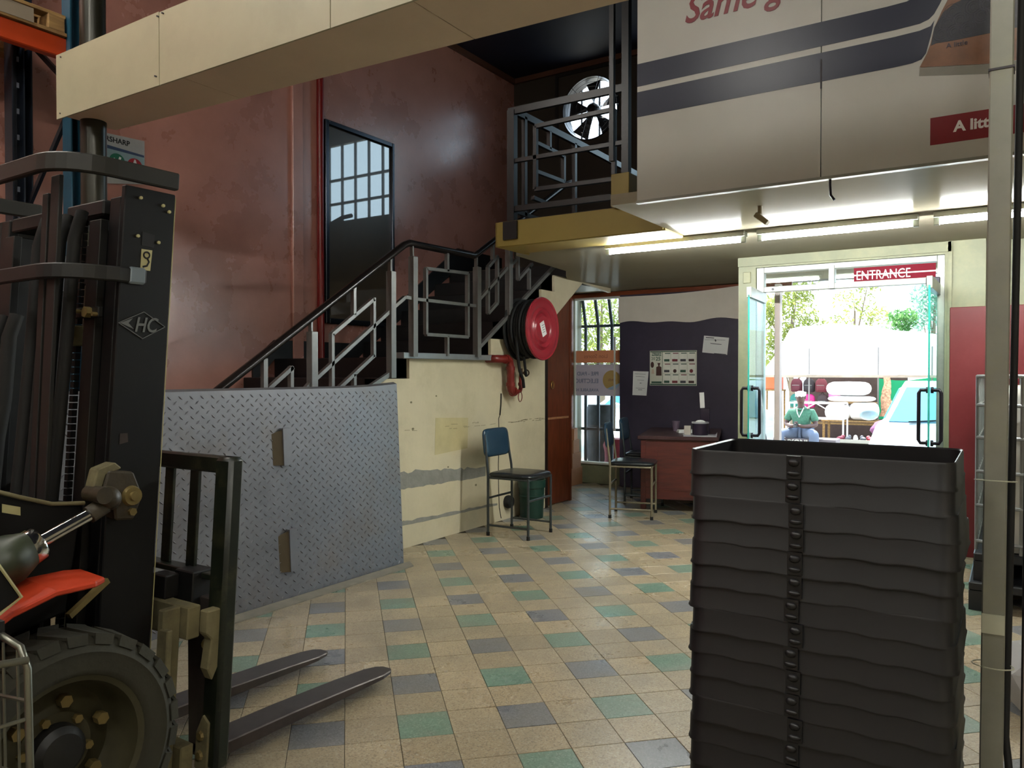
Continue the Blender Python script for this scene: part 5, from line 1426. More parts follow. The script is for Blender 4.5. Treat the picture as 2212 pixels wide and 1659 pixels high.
# wheels
def wheel(cx, cy, rad, w, side):
    """side +1: outer face looks to +x"""
    z = rad
    o = cx
    wl_ = part('wheel', MB().lathe([(rad*0.63, -w/2 + .012), (rad*0.66, -w/2), (rad*0.80, -w/2 - .004), (rad*0.93, -w/2 + .012), (rad*0.965, -w/2 + .03), (rad*0.965, w/2 - .03), (rad*0.93, w/2 - .012), (rad*0.86, w/2 + .002), (rad*0.84, w/2 + .006), (rad*0.80, w/2 + .002), (rad*0.70, w/2 + .004), (rad*0.66, w/2), (rad*0.63, w/2 - .012)], (cx, cy, z), (side, 0, 0), 64, closed=True), m_tyre, fk, smooth=40)
    n = 26
    for k in range(n):
        a0 = 2*PI*(k + 0.08)/n; a1 = 2*PI*(k + 0.80)/n
        pr = []
        b = MB()
        vs_ = []
        for (xx, skew) in ((-w/2 + .01, -.06), (0.0, 0.06), (w/2 - .01, -.06)):
            for a, rr in ((a0 + skew, rad*0.955), (a1 + skew, rad*0.955), (a1 + skew, rad), (a0 + skew, rad)):
                r2 = rr if abs(xx) < .01 else rr - (0.006 if rr > rad*.98 else 0)
                vs_.append((cx + side*xx, cy + r2*math.cos(a), z + r2*math.sin(a)))
        fs_ = []
        for i in range(2):
            for q in range(4): fs_.append((4*i+q, 4*i+(q+1) % 4, 4*i+4+(q+1) % 4, 4*i+4+q))
        fs_ += [(3, 2, 1, 0), (8, 9, 10, 11)]
        # shoulder piece reaching down the side wall
        vs2 = []
        for a, rr, xx in ((a0 - .06, rad*0.90, w/2), (a1 - .06, rad*0.90, w/2), (a1 - .06, rad*0.985, w/2 - .008), (a0 - .06, rad*0.985, w/2 - .008), (a0 - .06, rad*0.90, w/2 - .02), (a1 - .06, rad*0.90, w/2 - .02), (a1 - .06, rad*0.97, w/2 - .03), (a0 - .06, rad*0.97, w/2 - .03)):
            vs2.append((cx + side*xx, cy + rr*math.cos(a), z + rr*math.sin(a)))
        b._add(vs_, fs_); b._add(vs2, [(0,1,2,3),(7,6,5,4),(0,4,5,1),(1,5,6,2),(2,6,7,3),(3,7,4,0)])
        part('tread_lug', b, m_tyre, wl_)
    part('rim', MB().lathe([(0.0, 0.0), (rad*0.30, 0.0), (rad*0.33, -.012), (rad*0.50, -.03), (rad*0.56, -.01), (rad*0.60, w*.42), (rad*0.65, w*.47), (rad*0.655, w*.40), (rad*0.62, -.04), (rad*.4, -.06), (0.0, -.06)], (cx, cy, z), (side, 0, 0), 56), m_rim, wl_, smooth=35)
    part('hub', MB().lathe([(rad*0.18, 0.0), (rad*0.22, 0.0), (rad*0.21, 0.03), (rad*0.16, 0.045), (0.0, 0.05)], (cx, cy, z), (side, 0, 0), 32), m_mast, wl_, smooth=35)
    for k in range(6):
        a = 2*PI*k/6 + 0.35
        part('wheel_bolt', MB().cyl((cx + side*-.005, cy + rad*.40*math.cos(a), z + rad*.40*math.sin(a)), (cx + side*.022, cy + rad*.40*math.cos(a), z + rad*.40*math.sin(a)), 0.017, n=6), m_bolt, wl_)
        a += 0.5
        part('wheel_nut', MB().cyl((cx, cy + rad*.27*math.cos(a), z + rad*.27*math.sin(a)), (cx + side*.016, cy + rad*.27*math.cos(a), z + rad*.27*math.sin(a)), 0.012, n=6), m_bolt, wl_)
wheel(-2.10, 1.04, 0.314, 0.165, 1)
wheel(-3.08, 1.04, 0.314, 0.165, -1)
wheel(-2.17, -0.50, 0.25, 0.15, 1)
wheel(-3.01, -0.50, 0.25, 0.15, -1)
part('axle', MB().cyl((-3.0, 1.04, 0.314), (-2.18, 1.04, 0.314), 0.07, n=16), m_oil, fk, smooth=40)
part('axle_strut', MB().bar((-2.18, 1.12, 0.63), (-2.2, 1.24, 0.70), 0.016, 0.016), m_bolt, fk)
# chassis, bonnet, counterweight and overhead guard (outside the photo's left edge)
part('chassis', MB().box((-2.96, -0.60, 0.16), (-2.22, 0.90, 0.62)), m_mastp, fk, 0.02)
part('counterweight', MB().prism([(-0.95, 0.25), (-0.35, 0.18), (-0.35, 1.0), (-0.80, 0.95), (-0.98, 0.7)], 'X', -3.10, -2.08), m_orange, fk, 0.04)
part('bonnet', MB().box((-2.92, -0.40, 0.62), (-2.26, 0.30, 0.98)), m_orange, fk, 0.03)
part('seat', pad(-2.59, 0.0, 1.05, 0.46, 0.46, 0.12, 0.3), m_vinyl, fk, smooth=60)
part('seat_back', pad(-2.59, -0.24, 1.32, 0.44, 0.10, 0.46, 0.3), m_vinyl, fk, smooth=60)
for x in (-3.02, -2.16):
    part('guard_pillar', MB().bar((x, 0.46, 0.62), (x, 0.20, 2.02), 0.05, 0.06, up=(0, 1, 0)), m_mastp, fk, 0.004)
    part('guard_pillar', MB().bar((x, -0.55, 0.95), (x, -0.40, 2.02), 0.05, 0.06, up=(0, 1, 0)), m_mastp, fk, 0.004)
    part('guard_side', MB().bar((x, 0.22, 2.03), (x, -0.42, 2.03), 0.05, 0.05), m_mastp, fk, 0.004)
for k in range(6):
    part('guard_slat', MB().box((-3.02, -0.40 + 0.12*k, 2.03), (-2.16, -0.37 + 0.12*k, 2.06)), m_mastp, fk)
part('steering_column', MB().cyl((-2.59, 0.52, 0.95), (-2.59, 0.36, 1.20), 0.025, n=12).torus((-2.59, 0.35, 1.21), (0, -0.55, 0.83), 0.16, 0.013, 28, 8), m_mastp, fk, smooth=40)

# carriage, load backrest and forks
for z0, z1, d in ((0.475, 0.575, 0.045), (0.06, 0.15, 0.045)):
    carriage('carriage_bar', MB().box((-2.80, 1.46, z0), (-2.13, 1.46 + d, z1)), m_dust, 0.004)
for x in (-2.165, -2.76):
    carriage('carriage_plate', MB().box((x - 0.03, 1.40, 0.05), (x, 1.46, 0.575)), m_dust, 0.004)
    carriage('plate_edge', MB().box((x - 0.012, 1.395, 0.05), (x + 0.03, 1.415, 0.52)), m_dust, 0.003)
carriage('fork_hook', MB().prism([(1.50, 0.56), (1.56, 0.56), (1.56, 0.40), (1.53, 0.34), (1.51, 0.38), (1.52, 0.47), (1.50, 0.49)], 'X', -2.13, -2.09), m_dust, 0.004)
carriage('fork_lock', MB().box((-2.35, 1.47, 0.575), (-2.27, 1.52, 0.65)).box((-2.30, 1.52, 0.52), (-2.20, 1.60, 0.66)), m_mast, 0.004)
# backrest: rounded square posts, top bar, lower bar, flat uprights
for x in (-2.16, -2.80):
    carriage('backrest_post', MB().box((x, 1.545, 0.055), (x + 0.085, 1.60, 1.03)), m_green, 0.012, smooth=40)
carriage('backrest_top', MB().box((-2.80, 1.56, 0.975), (-2.10, 1.59, 1.03)), m_green, 0.006)
carriage('backrest_lower_bar', MB().box((-2.80, 1.55, 0.635), (-2.15, 1.60, 0.655)), m_green, 0.003)
for x in (-2.29, -2.43, -2.57, -2.70):
    carriage('backrest_slat', MB().box((x - 0.030, 1.572, 0.655), (x + 0.018, 1.584, 0.975)), m_green, 0.002)
for z in (0.50, 0.44, 0.155, 0.095):
    carriage('bolt', MB().lathe([(0.0, 0.014), (0.012, 0.014), (0.018, 0.006), (0.018, 0.0), (0.0, 0.0)], (-2.145, 1.545, z), (0, -1, 0), 8), m_bolt)
carriage('post_gusset', MB().prism([(-2.17, 0.05), (-2.11, 0.05), (-2.11, 0.20), (-2.14, 0.22), (-2.17, 0.16)], 'Y', 1.538, 1.547), m_dust, 0.002)
for x in (-2.21, -2.585):
    w0 = 0.06
    f = MB()
    # shank then blade tapering to a rounded tip
    f.box((x - w0, 1.545, 0.06), (x + w0, 1.58, 0.58))
    blade = []
    for (y, zt, zb, w) in ((1.545, 0.095, 0.05, w0), (1.9, 0.088, 0.048, w0), (2.2, 0.075, 0.046, w0), (2.36, 0.065, 0.046, w0*0.96), (2.42, 0.061, 0.046, w0*0.72), (2.445, 0.058, 0.048, w0*0.36)):
        blade.append([(x - w, y, zb), (x + w, y, zb), (x + w, y, zt), (x - w, y, zt)])
    f.loft(blade)
    part('fork', f, m_forkst, fk, 0.004)

# ================================================================== steel column, racking, pallet, posters
single('steel_column', MB().cyl((-4.29, 2.36, 0), (-4.29, 2.36, 4.95), 0.066, n=24), mat('column_dark', '#2b2a22', rough=0.3, metal=0.4, var=0.15, scale=4), 'round dark steel column rising behind the forklift mast through the beam', 'column', smooth=40, base=(-4.29, 2.36, 0))
m_blue = mat('rack_blue', '#1d4456', rough=0.4, var=0.12)
m_dkblue = mat('rack_dark_blue', '#151b26', rough=0.45, var=0.15)
m_rackor = mat('rack_orange', '#b23c14', rough=0.4, var=0.08)
rk = thing('pallet_rack', (-4.95, 2.0, 0), 'pallet racking with blue uprights and an orange beam along the red wall', 'rack')
def upright(x, y, mt, nm='upright'):
    part(nm, MB().box((x - .045, y - .035, 0), (x - .035, y + .035, 4.6)).box((x - .035, y - .035, 0), (x + .045, y - .027, 4.6)).box((x - .035, y + .027, 0), (x + .045, y + .035, 4.6)), mt, rk)
upright(-4.62, 2.42, m_blue); upright(-5.2, 2.42, m_dkblue)
upright(-4.9, 2.235, m_dkblue)
upright(-4.62, 0.0, m_blue); upright(-5.2, 0.0, m_dkblue)
hl = MB()
for k in range(28):
    z_ = 0.4 + 0.15*k
    hl.box((-4.856, 2.225, z_), (-4.853, 2.238, z_ + .03))
po = part('punched_holes', hl, mat('hole_pale', '#50545e', rough=0.6), rk); po['kind'] = 'stuff'
for (y, z_) in ((0.0, 3.12), (0.0, 1.86)):
    part('beam', MB().box((-4.68, 0.0, z_), (-4.62, 2.42 if z_ > 2 else 2.12, z_ + 0.115)), m_rackor, rk, bevel=0.006)
part('beam_connector', MB().box((-4.615, 2.02, 1.80), (-4.60, 2.10, 2.05)).box((-4.60, 2.03, 1.83), (-4.594, 2.09, 1.86)).box((-4.60, 2.03, 1.91), (-4.594, 2.09, 1.94)).box((-4.60, 2.03, 1.99), (-4.594, 2.09, 2.02)), m_rackor, rk, bevel=0.004)
for a, b in (((-4.62, 2.43, 2.9), (-5.2, 2.43, 2.3)), ((-5.2, 2.43, 3.4), (-4.62, 2.43, 2.95)), ((-4.62, 2.43, 2.2), (-5.2, 2.43, 1.6))):
    part('brace', MB().bar(a, b, 0.03, 0.02, up=(0, 1, 0)), m_dkblue, rk)
wp = thing('wood_pallet', (-4.95, 1.7, 3.236), 'weathered wooden pallet lying on the orange rack beam', 'pallet')
m_pal = wood_mat('pallet_wood', '#6b4e2c', '#9a7744', rough=0.8, axis='Y')
for k in range(6):
    part('deck_board', MB().box((-5.24 + .11*k, 1.25, 3.34), (-5.16 + .11*k, 2.38, 3.36)), m_pal, wp, bevel=0.002)
for y in (1.27, 1.8, 2.28):
    part('bearer', MB().box((-5.24, y, 3.255), (-4.60, y + .09, 3.34)), m_pal, wp, bevel=0.003)
part('bottom_board', MB().box((-4.70, 1.25, 3.237), (-4.60, 2.38, 3.255)), m_pal, wp); part('bottom_board', MB().box((-5.24, 1.25, 3.237), (-5.14, 2.38, 3.255)), m_pal, wp)
single('stretch_film', MB().box((-4.598, 1.3, 3.25), (-4.594, 2.2, 3.33)).xf(lambda x, y, z: (x + .01*math.sin(y*20 + z*30), y, z)), sheet_mat('grubby_film', '#9a8c7a', 0.4), 'scrap of grubby plastic film clinging to the wooden pallet', 'film', base=(-4.6, 1.75, 3.25))

ps = thing('safety_poster', (-5.277, 3.13, 2.6), 'white safety poster with green and red round pictograms behind the column', 'poster')
part('sheet', MB().prism([(2.93, 2.60), (3.27, 2.66), (3.27, 2.97), (2.93, 2.955)], 'X', -5.279, -5.274), mat('poster_white', '#a9a8a6', rough=0.5), ps)
part('blue_band', MB().prism([(2.94, 2.855), (3.265, 2.85), (3.265, 2.865), (2.94, 2.88)], 'X', -5.2745, -5.272), mat('poster_blue', '#3a4a68', rough=0.5), ps)
part('teal_field', MB().prism([(2.94, 2.68), (3.265, 2.70), (3.265, 2.85), (2.94, 2.855)], 'X', -5.2745, -5.2725), mat('poster_teal', '#8da3a8', rough=0.5), ps)
part('green_disc', MB().cyl((-5.2725, 3.065, 2.775), (-5.271, 3.065, 2.775), 0.058, n=28), mat('poster_green', '#1f6a50', rough=0.5), ps)
part('red_disc', MB().cyl((-5.2725, 3.195, 2.77), (-5.271, 3.195, 2.77), 0.058, n=28), mat('poster_red', '#9a2028', rough=0.5), ps)
part('pictogram', MB().prism([(3.05, 2.735), (3.07, 2.735), (3.095, 2.81), (3.08, 2.815), (3.065, 2.77), (3.045, 2.80), (3.038, 2.795)], 'X', -5.271, -5.2705), m_paper, ps)
part('pictogram', MB().prism([(3.165, 2.735), (3.18, 2.735), (3.195, 2.79), (3.21, 2.735), (3.225, 2.735), (3.20, 2.82), (3.19, 2.82)], 'X', -5.271, -5.2705), m_paper, ps)
part('caption_bar', MB().prism([(3.0, 2.685), (3.22, 2.70), (3.22, 2.715), (3.0, 2.70)], 'X', -5.2725, -5.272), m_ink, ps)
text('poster_text', 'ERSHARP', 0.05, (-5.2725, 2.955, 2.905), ROT_X, m_rubber, ps, ext=0.0004, bold=0.001)
p2 = thing('product_poster', (-5.277, 2.27, 1.1), 'small blue and white product poster low on the red wall behind the mast', 'poster')
part('sheet', MB().box((-5.279, 2.10, 1.05), (-5.274, 2.335, 1.38)), MATS['poster_white'], p2)
part('blue_band', MB().box((-5.2745, 2.10, 1.25), (-5.272, 2.335, 1.32)), mat('poster_deep_blue', '#1e4a86', rough=0.5), p2)
part('yellow_band', MB().box((-5.2745, 2.10, 1.18), (-5.272, 2.335, 1.22)), mat('poster_yellow', '#b79a4a', rough=0.5), p2)
part('teal_band', MB().box((-5.2745, 2.10, 1.06), (-5.272, 2.335, 1.16)), mat('poster_aqua', '#4a9aa0', rough=0.5), p2)
text('poster_text', 'c', 0.07, (-5.2715, 2.29, 1.27), ROT_X, m_paper, p2, ext=0.0004, bold=0.001)

# ================================================================== wire trolley in the near left corner
tr = thing('wire_trolley', (-1.55, 0.36, 0), 'chrome wire shopping trolley basket in front of the forklift wheel', 'trolley')
m_wire = mat('dull_wire', '#7c7c70', rough=0.3, metal=0.8, var=0.12, scale=20)
def trm(nm, mb, smooth=50, mt=None): part(nm, mb, mt or m_wire, tr, smooth=smooth)
def corner(x, y, z): return (x, y, z)
# end panel at the corner (front lip), rounded frame
F0 = [(-1.66, 0.62, 0.835), (-1.50, 0.655, 0.835), (-1.455, 0.665, 0.82), (-1.437, 0.668, 0.785), (-1.425, 0.665, 0.60), (-1.415, 0.66, 0.36)]
trm('frame_tube', MB().tube(F0, 0.0065, 10))
trm('frame_tube', MB().tube([(-1.437, 0.668, 0.80), (-1.437, 0.45, 0.83), (-1.437, -0.1, 0.87)], 0.0065, 10))
trm('frame_tube', MB().tube([(-1.72, 0.61, 0.83), (-1.72, -0.1, 0.87)], 0.0065, 10))
trm('frame_tube', MB().tube([(-1.415, 0.66, 0.36), (-1.42, -0.05, 0.40)], 0.0065, 10))
trm('frame_tube', MB().tube([(-1.415, 0.66, 0.36), (-1.72, 0.60, 0.36), (-1.72, -0.05, 0.40)], 0.0065, 10))
for k in range(8):
    x = -1.46 - 0.034 * k; y = 0.662 - 0.0075 * k
    trm('wire', MB().tube([(x, y, 0.825), (x + .004, y, 0.60), (x + .012, y - .004, 0.36)], 0.0026, 6))
for z_ in (0.73, 0.60, 0.48):
    trm('wire', MB().tube([(-1.43, 0.667, z_), (-1.70, 0.607, z_)], 0.0035, 6))
for k in range(12):
    y = 0.62 - 0.055 * k
    trm('wire', MB().tube([(-1.437, y, 0.81 + .004*k), (-1.42, y, 0.37)], 0.0026, 6))
for z_ in (0.70, 0.56): trm('wire', MB().tube([(-1.432, 0.66, z_), (-1.43, -0.05, z_ + .04)], 0.0035, 6))
for k in range(7):
    x = -1.45 - .045*k; trm('wire', MB().tube([(x, 0.64, 0.365), (x, -0.05, 0.40)], 0.0026, 6))
trm('corner_cap', MB().box((-1.62, 0.60, 0.825), (-1.50, 0.66, 0.86)), 40, m_rubber)
for x in (-1.44, -1.70):
    trm('leg', MB().tube([(x, 0.0, 0.40), (x, 0.0, 0.20), (x, 0.45, 0.14), (x, 0.55, 0.12)], 0.011, 10))
    for y in (0.02, 0.52):
        trm('castor', MB().cyl((x - .012, y, 0.05), (x + .012, y, 0.05), 0.05, n=20).box((x - .015, y - .012, .05), (x - .012, y + .012, .16)).box((x + .012, y - .012, .05), (x + .015, y + .012, .16)), 40, m_rubber)
trm('handle', MB().tube([(-1.437, -0.1, 0.87), (-1.437, -0.2, 0.97), (-1.72, -0.2, 0.97), (-1.72, -0.1, 0.87)], 0.012, 10))

# ================================================================== warehouse lamps above and behind the camera
m_wtube = emit_mat('warehouse_tube_glow', (1.0, 0.965, 0.90, 1), 46.0)
spots = [(-2.3, -0.7, 'lamp over the forklift side'), (0.2, -0.7, 'lamp over the middle of the warehouse aisle'), (2.6, -0.7, 'lamp over the far right of the warehouse'),
         (-3.2, -4.2, 'rear lamp on the red wall side'), (0.2, -4.2, 'rear lamp over the middle of the warehouse'),
         (-4.3, 0.9, 'lamp added to brighten the red wall above the racking')]  # this last lamp is added only to brighten the red wall
for k, (x, y, s_) in enumerate(spots):
    t = thing('hanging_batten_light', (x, y, 4.96), 'long twin tube ' + s_, 'lamp', 'warehouse lamps behind the camera')
    part('batten', MB().box((x - .09, y - .75, 4.60), (x + .09, y + .75, 4.66)), m_batten, t)
    for dy in (-.6, .6): part('suspension_wire', MB().cyl((x, y + dy, 4.66), (x, y + dy, 4.96), 0.004, n=6), m_ink, t)
    for dx in (-.05, .05): part('tube', MB().cyl((x + dx, y - .72, 4.58), (x + dx, y + .72, 4.58), 0.018, n=8), m_wtube, t)
# ================================================================== outside: ground, street, stall, people, cars, trees
def gz(y): return -0.02 - 0.6 * max(0.0, (y - 6.62)) / 15.4
gm = MB()
ys_ = [6.48, 7.4, 8.4, 12, 18, 26, 45, 80]
for i, y in enumerate(ys_): gm.v += [(-60, y, gz(y)), (60, y, gz(y))]
for i in range(len(ys_) - 1): gm.f.append((2*i, 2*i+1, 2*i+3, 2*i+2))
struct('ground', gm, m_road, 'pale sunlit street and pavement outside the shop', cat='ground')
struct('roof_sun_shield', MB().box((-9, 8.42, 2.62), (9, 10.2, 2.76)), m_conc, 'unseen concrete slab added over the pavement to keep the sun out', cat='roof')  # slab added out of view so no sun falls inside the shop window

# cars -------------------------------------------------------------
m_tyreb = m_rubber
def make_car(nm, loc, rz, label, paint):
    """nose towards local -y"""
    t = thing(nm, loc, label, 'car', rz=rz)
    W = 0.82
    prof = [(-2.05, 0.32), (-2.08, 0.48), (-2.0, 0.62), (-1.75, 0.72), (-0.95, 0.86), (-0.80, 0.89), (1.05, 0.92), (1.55, 0.92), (1.95, 0.86), (2.02, 0.62), (2.0, 0.34), (1.6, 0.22), (-1.7, 0.22)]
    loops = []
    for s, k in ((-1, 0.90), (-1, 1.0), (1, 1.0), (1, 0.90)):
        x = s * (W if k < 1 else W - 0.06)
        loops.append([(x, y * (0.985 if k < 1 else 1), z if z < 0.5 else z - (0.05 if k < 1 else 0.0)) for y, z in prof])
    lpart('body', MB().loft(loops), paint, t, bevel=0.04, segs=2, smooth=50)
    cab = [(-0.92, 0.86, 0.74), (-0.30, 1.33, 0.56), (0.10, 1.38, 0.55), (0.85, 1.35, 0.55), (1.50, 0.90, 0.70)]
    lp = []
    for y, z, w in cab: lp.append([(-w, y, z), (w, y, z), (w*1.02, y, 0.80), (-w*1.02, y, 0.80)])
    cg = MB().loft(lp)
    lpart('cabin', cg, paint, t, bevel=0.03, segs=2, smooth=50)
    def gl(pts, nm2='window'):
        n = (Vector(pts[1]) - Vector(pts[0])).cross(Vector(pts[2]) - Vector(pts[0])).normalized()
        c = sum((Vector(p) for p in pts), Vector()) / len(pts)
        if n.dot(c - Vector((0, 0.2, 0.9))) < 0: n = -n
        lpart(nm2, MB().loft([[tuple(Vector(p) - n*0.01) for p in pts], [tuple(Vector(p) + n*0.006) for p in pts]]), m_carglass, t)
    gl([(-0.66, -0.87, 0.90), (0.66, -0.87, 0.90), (0.50, -0.34, 1.30), (-0.50, -0.34, 1.30)], 'windscreen')
    gl([(-0.64, 1.42, 0.95), (0.64, 1.42, 0.95), (0.50, 0.90, 1.31), (-0.50, 0.90, 1.31)], 'rear_window')
    for s in (-1, 1):
        gl([(s*0.725, -0.72, 0.93), (s*0.70, 0.15, 0.93), (s*0.575, 0.12, 1.30), (s*0.59, -0.25, 1.28)], 'side_window')
        gl([(s*0.70, 0.22, 0.93), (s*0.69, 1.2, 0.95), (s*0.58, 0.82, 1.29), (s*0.575, 0.19, 1.30)], 'side_window')
        lpart('mirror', MB().sphere((s*0.90, -0.66, 0.97), (0.11, 0.06, 0.075), 14, 8), paint, t, smooth=50)
        lpart('headlight', MB().sphere((s*0.58, -1.93, 0.60), (0.17, 0.09, 0.085), 14, 8), mat('headlight_glass', '#9aa6b0', rough=0.1), t, smooth=50)
        for y in (-1.3, 1.25):
            wv = lpart('wheel', MB().lathe([(0.0, -.09), (0.26, -.09), (0.30, -.06), (0.30, .06), (0.26, .09), (0.0, .09)], (s*0.74, y, 0.30), (1, 0, 0), 28), m_tyreb, t, smooth=40)
            lpart('hubcap', MB().lathe([(0.0, 0.03), (0.1, 0.025), (0.18, 0.0), (0.0, 0.0)], (s*0.83, y, 0.30), (s, 0, 0), 20), m_alu, wv, smooth=40)
    lpart('grille', MB().box((-0.36, -2.075, 0.46), (0.36, -2.03, 0.56)), m_rubber, t)
    lpart('number_plate', MB().box((-0.24, -2.10, 0.34), (0.24, -2.07, 0.44)), m_paper, t)
    lpart('wiper', MB().bar((-0.45, -0.885, 0.905), (0.1, -0.82, 0.945), 0.012, 0.012), m_rubber, t)
    return t
m_carglass = mat('car_glass_blue', '#4f8fb4', rough=0.08, var=0.05)
m_carblue = mat('car_paint_pale_blue', '#b4cfe0', rough=0.2, var=0.03, coat=0.5)
m_carwhite = mat('car_paint_white', '#d4dade', rough=0.2, var=0.03, coat=0.5)
make_car('parked_car', (-0.64, 11.15, gz(10.8)), R(3), 'pale blue car parked nose towards the entrance door', m_carblue)
make_car('parked_car', (-4.25, 11.55, gz(11.3)), R(0), 'white car parked outside behind the dark board and shop window', m_carwhite)
make_car('parked_car', (-7.6, 18.6, gz(18.6)), R(80), 'white car standing by the stall behind the seated man', m_carwhite)

# stall ------------------------------------------------------------
SY = 20.0; SG = gz(SY)
stl = thing('market_stall', (-2.6, SY, SG), 'street market stall under a long white awning with thin poles', 'stall')
m_awn = sheet_mat('awning_white', '#d8d8d4', 0.5)
aw = MB()
nxa, nya = 24, 6
for j in range(nya + 1):
    for i in range(nxa + 1):
        t = i/nxa; u = j/nya
        x = -5.4 + 6.4 * t; y = SY - 0.2 + 3.2 * u
        z = 1.24 + 1.25 * u - 0.10 * math.sin(PI*u) + 0.35 * u * math.sin(t*PI*2.2 + .4) * .5 + 0.02*math.sin(t*40)
        aw.v.append((x, y, z))
for j in range(nya):
    for i in range(nxa):
        a = j*(nxa+1)+i; aw.f.append((a, a+1, a+nxa+2, a+nxa+1))
part('awning', aw, m_awn, stl, smooth=60)
part('awning_valance', MB().box((-5.4, SY - .215, 1.19), (1.0, SY - .2, 1.25)), mat('valance_tan', '#9a8a78', rough=0.8, var=0.2, scale=3), stl)
m_pole = mat('stall_pole', '#7a7470', rough=0.6)
for x in (-5.0, -4.2, -2.66, -1.55, -0.9, 0.8):
    part('pole', MB().cyl((x, SY - .15, SG), (x, SY - .15, 1.9), 0.018, n=8), m_pole, stl)
part('back_sheet', MB().box((-4.6, SY + 1.4, SG), (-2.2, SY + 1.42, 1.6)), mat('shade_brown', '#4a3b38', rough=0.9, var=0.15), stl)
for k in range(3):
    part('shelf_board', MB().box((-4.55, SY + .35, 0.55 - .52*k), (-2.3, SY + .9, 0.58 - .52*k)), m_pal, stl)
gt = MB()
for j in range(9):
    for i in range(17):
        t = i/16; u = j/8
        gt.v.append((-2.72 + 2.9*t, SY + 0.25 + 0.06*math.sin(t*18 + u*3), 1.17 - 0.98*u - 0.05*math.sin(t*PI*3)*(1-u) + 0.05*u*math.sin(t*7)))
for j in range(8):
    for i in range(16):
        a = j*17+i; gt.f.append((a, a+1, a+18, a+17))
single('green_tarpaulin', gt, sheet_mat('tarp_green', '#2f9468', 0.5), 'green tarpaulin hanging like a curtain in the market stall', 'tarpaulin', smooth=60, base=(-1.0, SY + .25, 0.15))
bp_spots = [(-4.62, 0.82, 'maroon', '#5a2230'), (-4.32, 0.82, 'black', '#2a2328'), (-4.03, 0.82, 'dark red', '#6a2a34'), (-4.64, 0.43, 'teal', '#2f7a70'), (-4.31, 0.43, 'hot pink', '#c02a78'), (-4.0, 0.43, 'brown', '#3a2a2a'), (-3.72, 0.66, 'light pink', '#d87aa8')]
for x, z, cn, ch_ in bp_spots:
    t = thing('backpack', (x, SY + .42, z), cn + ' backpack hanging in rows at the market stall', 'backpack', 'backpacks at the market stall')
    mb_ = mat('backpack_' + cn.replace(' ', '_'), ch_, rough=0.7, var=0.1)
    b = MB()
    lps = []
    for (zz, w, d) in ((0.0, .11, .06), (.02, .135, .085), (.2, .14, .09), (.28, .12, .08), (.335, .07, .05)):
        lps.append([(w*math.copysign(abs(math.cos(a))**.6, math.cos(a)), d*math.copysign(abs(math.sin(a))**.6, math.sin(a)), zz) for a in [2*PI*k/16 for k in range(16)]])
    lpart('body', b.loft(lps), mb_, t, smooth=60)
    lpart('front_pocket', MB().loft([[(p[0]*.75, p[1]*.4 - .085, p[2]*.45 + .04) for p in l] for l in lps]), mb_, t, smooth=60)
    lpart('grab_loop', MB().torus((0, .02, .345), (0, 1, 0), .03, .006, 14, 5), m_rubber, t)
    lpart('zip_line', MB().bar((-.09, -.118, .17), (.09, -.118, .17), .004, .01), m_alu, t)
m_foam = mat('mattress_white', '#cfcbc6', rough=0.8, var=0.05)
def soft(nm, c, s, label, mt=None, grp=None):
    o = single(nm, pad(0, 0, s[2]/2, s[0], s[1], s[2], 0.35), mt or m_foam, label, 'bedding', smooth=60, group=grp)
    o.location = c; return o
zt = gz(19.2)
tb_ = thing('stall_table', (-3.15, 19.3, zt), 'low trestle table of bedding in front of the stall', 'table')
part('table_top', MB().box((-3.75, 19.0, 0.18), (-2.55, 19.7, 0.21)), m_pal, tb_)
for x in (-3.7, -2.6):
    for y in (19.05, 19.65): part('leg', MB().box((x - .025, y - .025, zt), (x + .025, y + .025, 0.18)), m_pal, tb_)
soft('folded_duvet', (-3.42, 19.35, 0.211), (0.58, 0.5, 0.36), 'white duvet folded in a bag on the left of the stall table')
soft('foam_mattress', (-2.88, 19.35, 0.211), (0.60, 0.55, 0.42), 'thick white foam block on the right of the stall table')
soft('folded_blanket', (-3.15, 19.35, 0.635), (1.0, 0.5, 0.13), 'flat white blanket spread over the duvet and the foam block')
soft('rolled_quilt', (-3.22, 19.38, 0.77), (0.95, 0.42, 0.33), 'plump white rolled quilt on top of the bedding pile')
o = single('floral_garment', MB().loft([[( (0.05 + .09*u + .03*math.sin(a*3 + u*9))*math.cos(a), (0.05 + .09*u)*math.sin(a)*.6, 0.95 - .9*u) for a in [2*PI*k/14 for k in range(14)]] for u in [q/8 for q in range(9)]]),
           mat('floral_print', '#b98a6a', rough=0.8, var=0.7, scale=22), 'colourful floral garment hanging from the stall awning', 'garment', smooth=60)
o.location = (-2.46, 19.70, 0.245)
for k, (x, y, s_, cc, lb) in enumerate(((-2.42, 18.72, (.42, .4, .22), '#7a4a6a', 'purple cloth bundle heaped at the foot of the green tarpaulin'), (-1.93, 18.72, (.42, .45, .3), '#a06a4a', 'tan cloth bundle heaped at the foot of the green tarpaulin'), (-1.44, 18.72, (.42, .4, .28), '#8a4a44', 'rust cloth bundle heaped at the foot of the green tarpaulin'))):
    o = single('cloth_bundle', MB().sphere((0, 0, s_[2]), (s_[0]/2*1.1, s_[1]/2, s_[2]), 14, 9).xf(lambda x_, y_, z_: (x_ + .03*math.sin(z_*25 + y_*9), y_, z_ + .02*math.sin(x_*19))), mat('bundle_%d' % k, cc, rough=0.9, var=0.25, scale=9), lb, 'bundle', smooth=60)
    o.location = (x, y, -0.18)
pt_ = thing('stall_plinth', (-1.9, 18.9, gz(18.9)), 'low wooden platform carrying cloth bundles at the stall', 'platform')
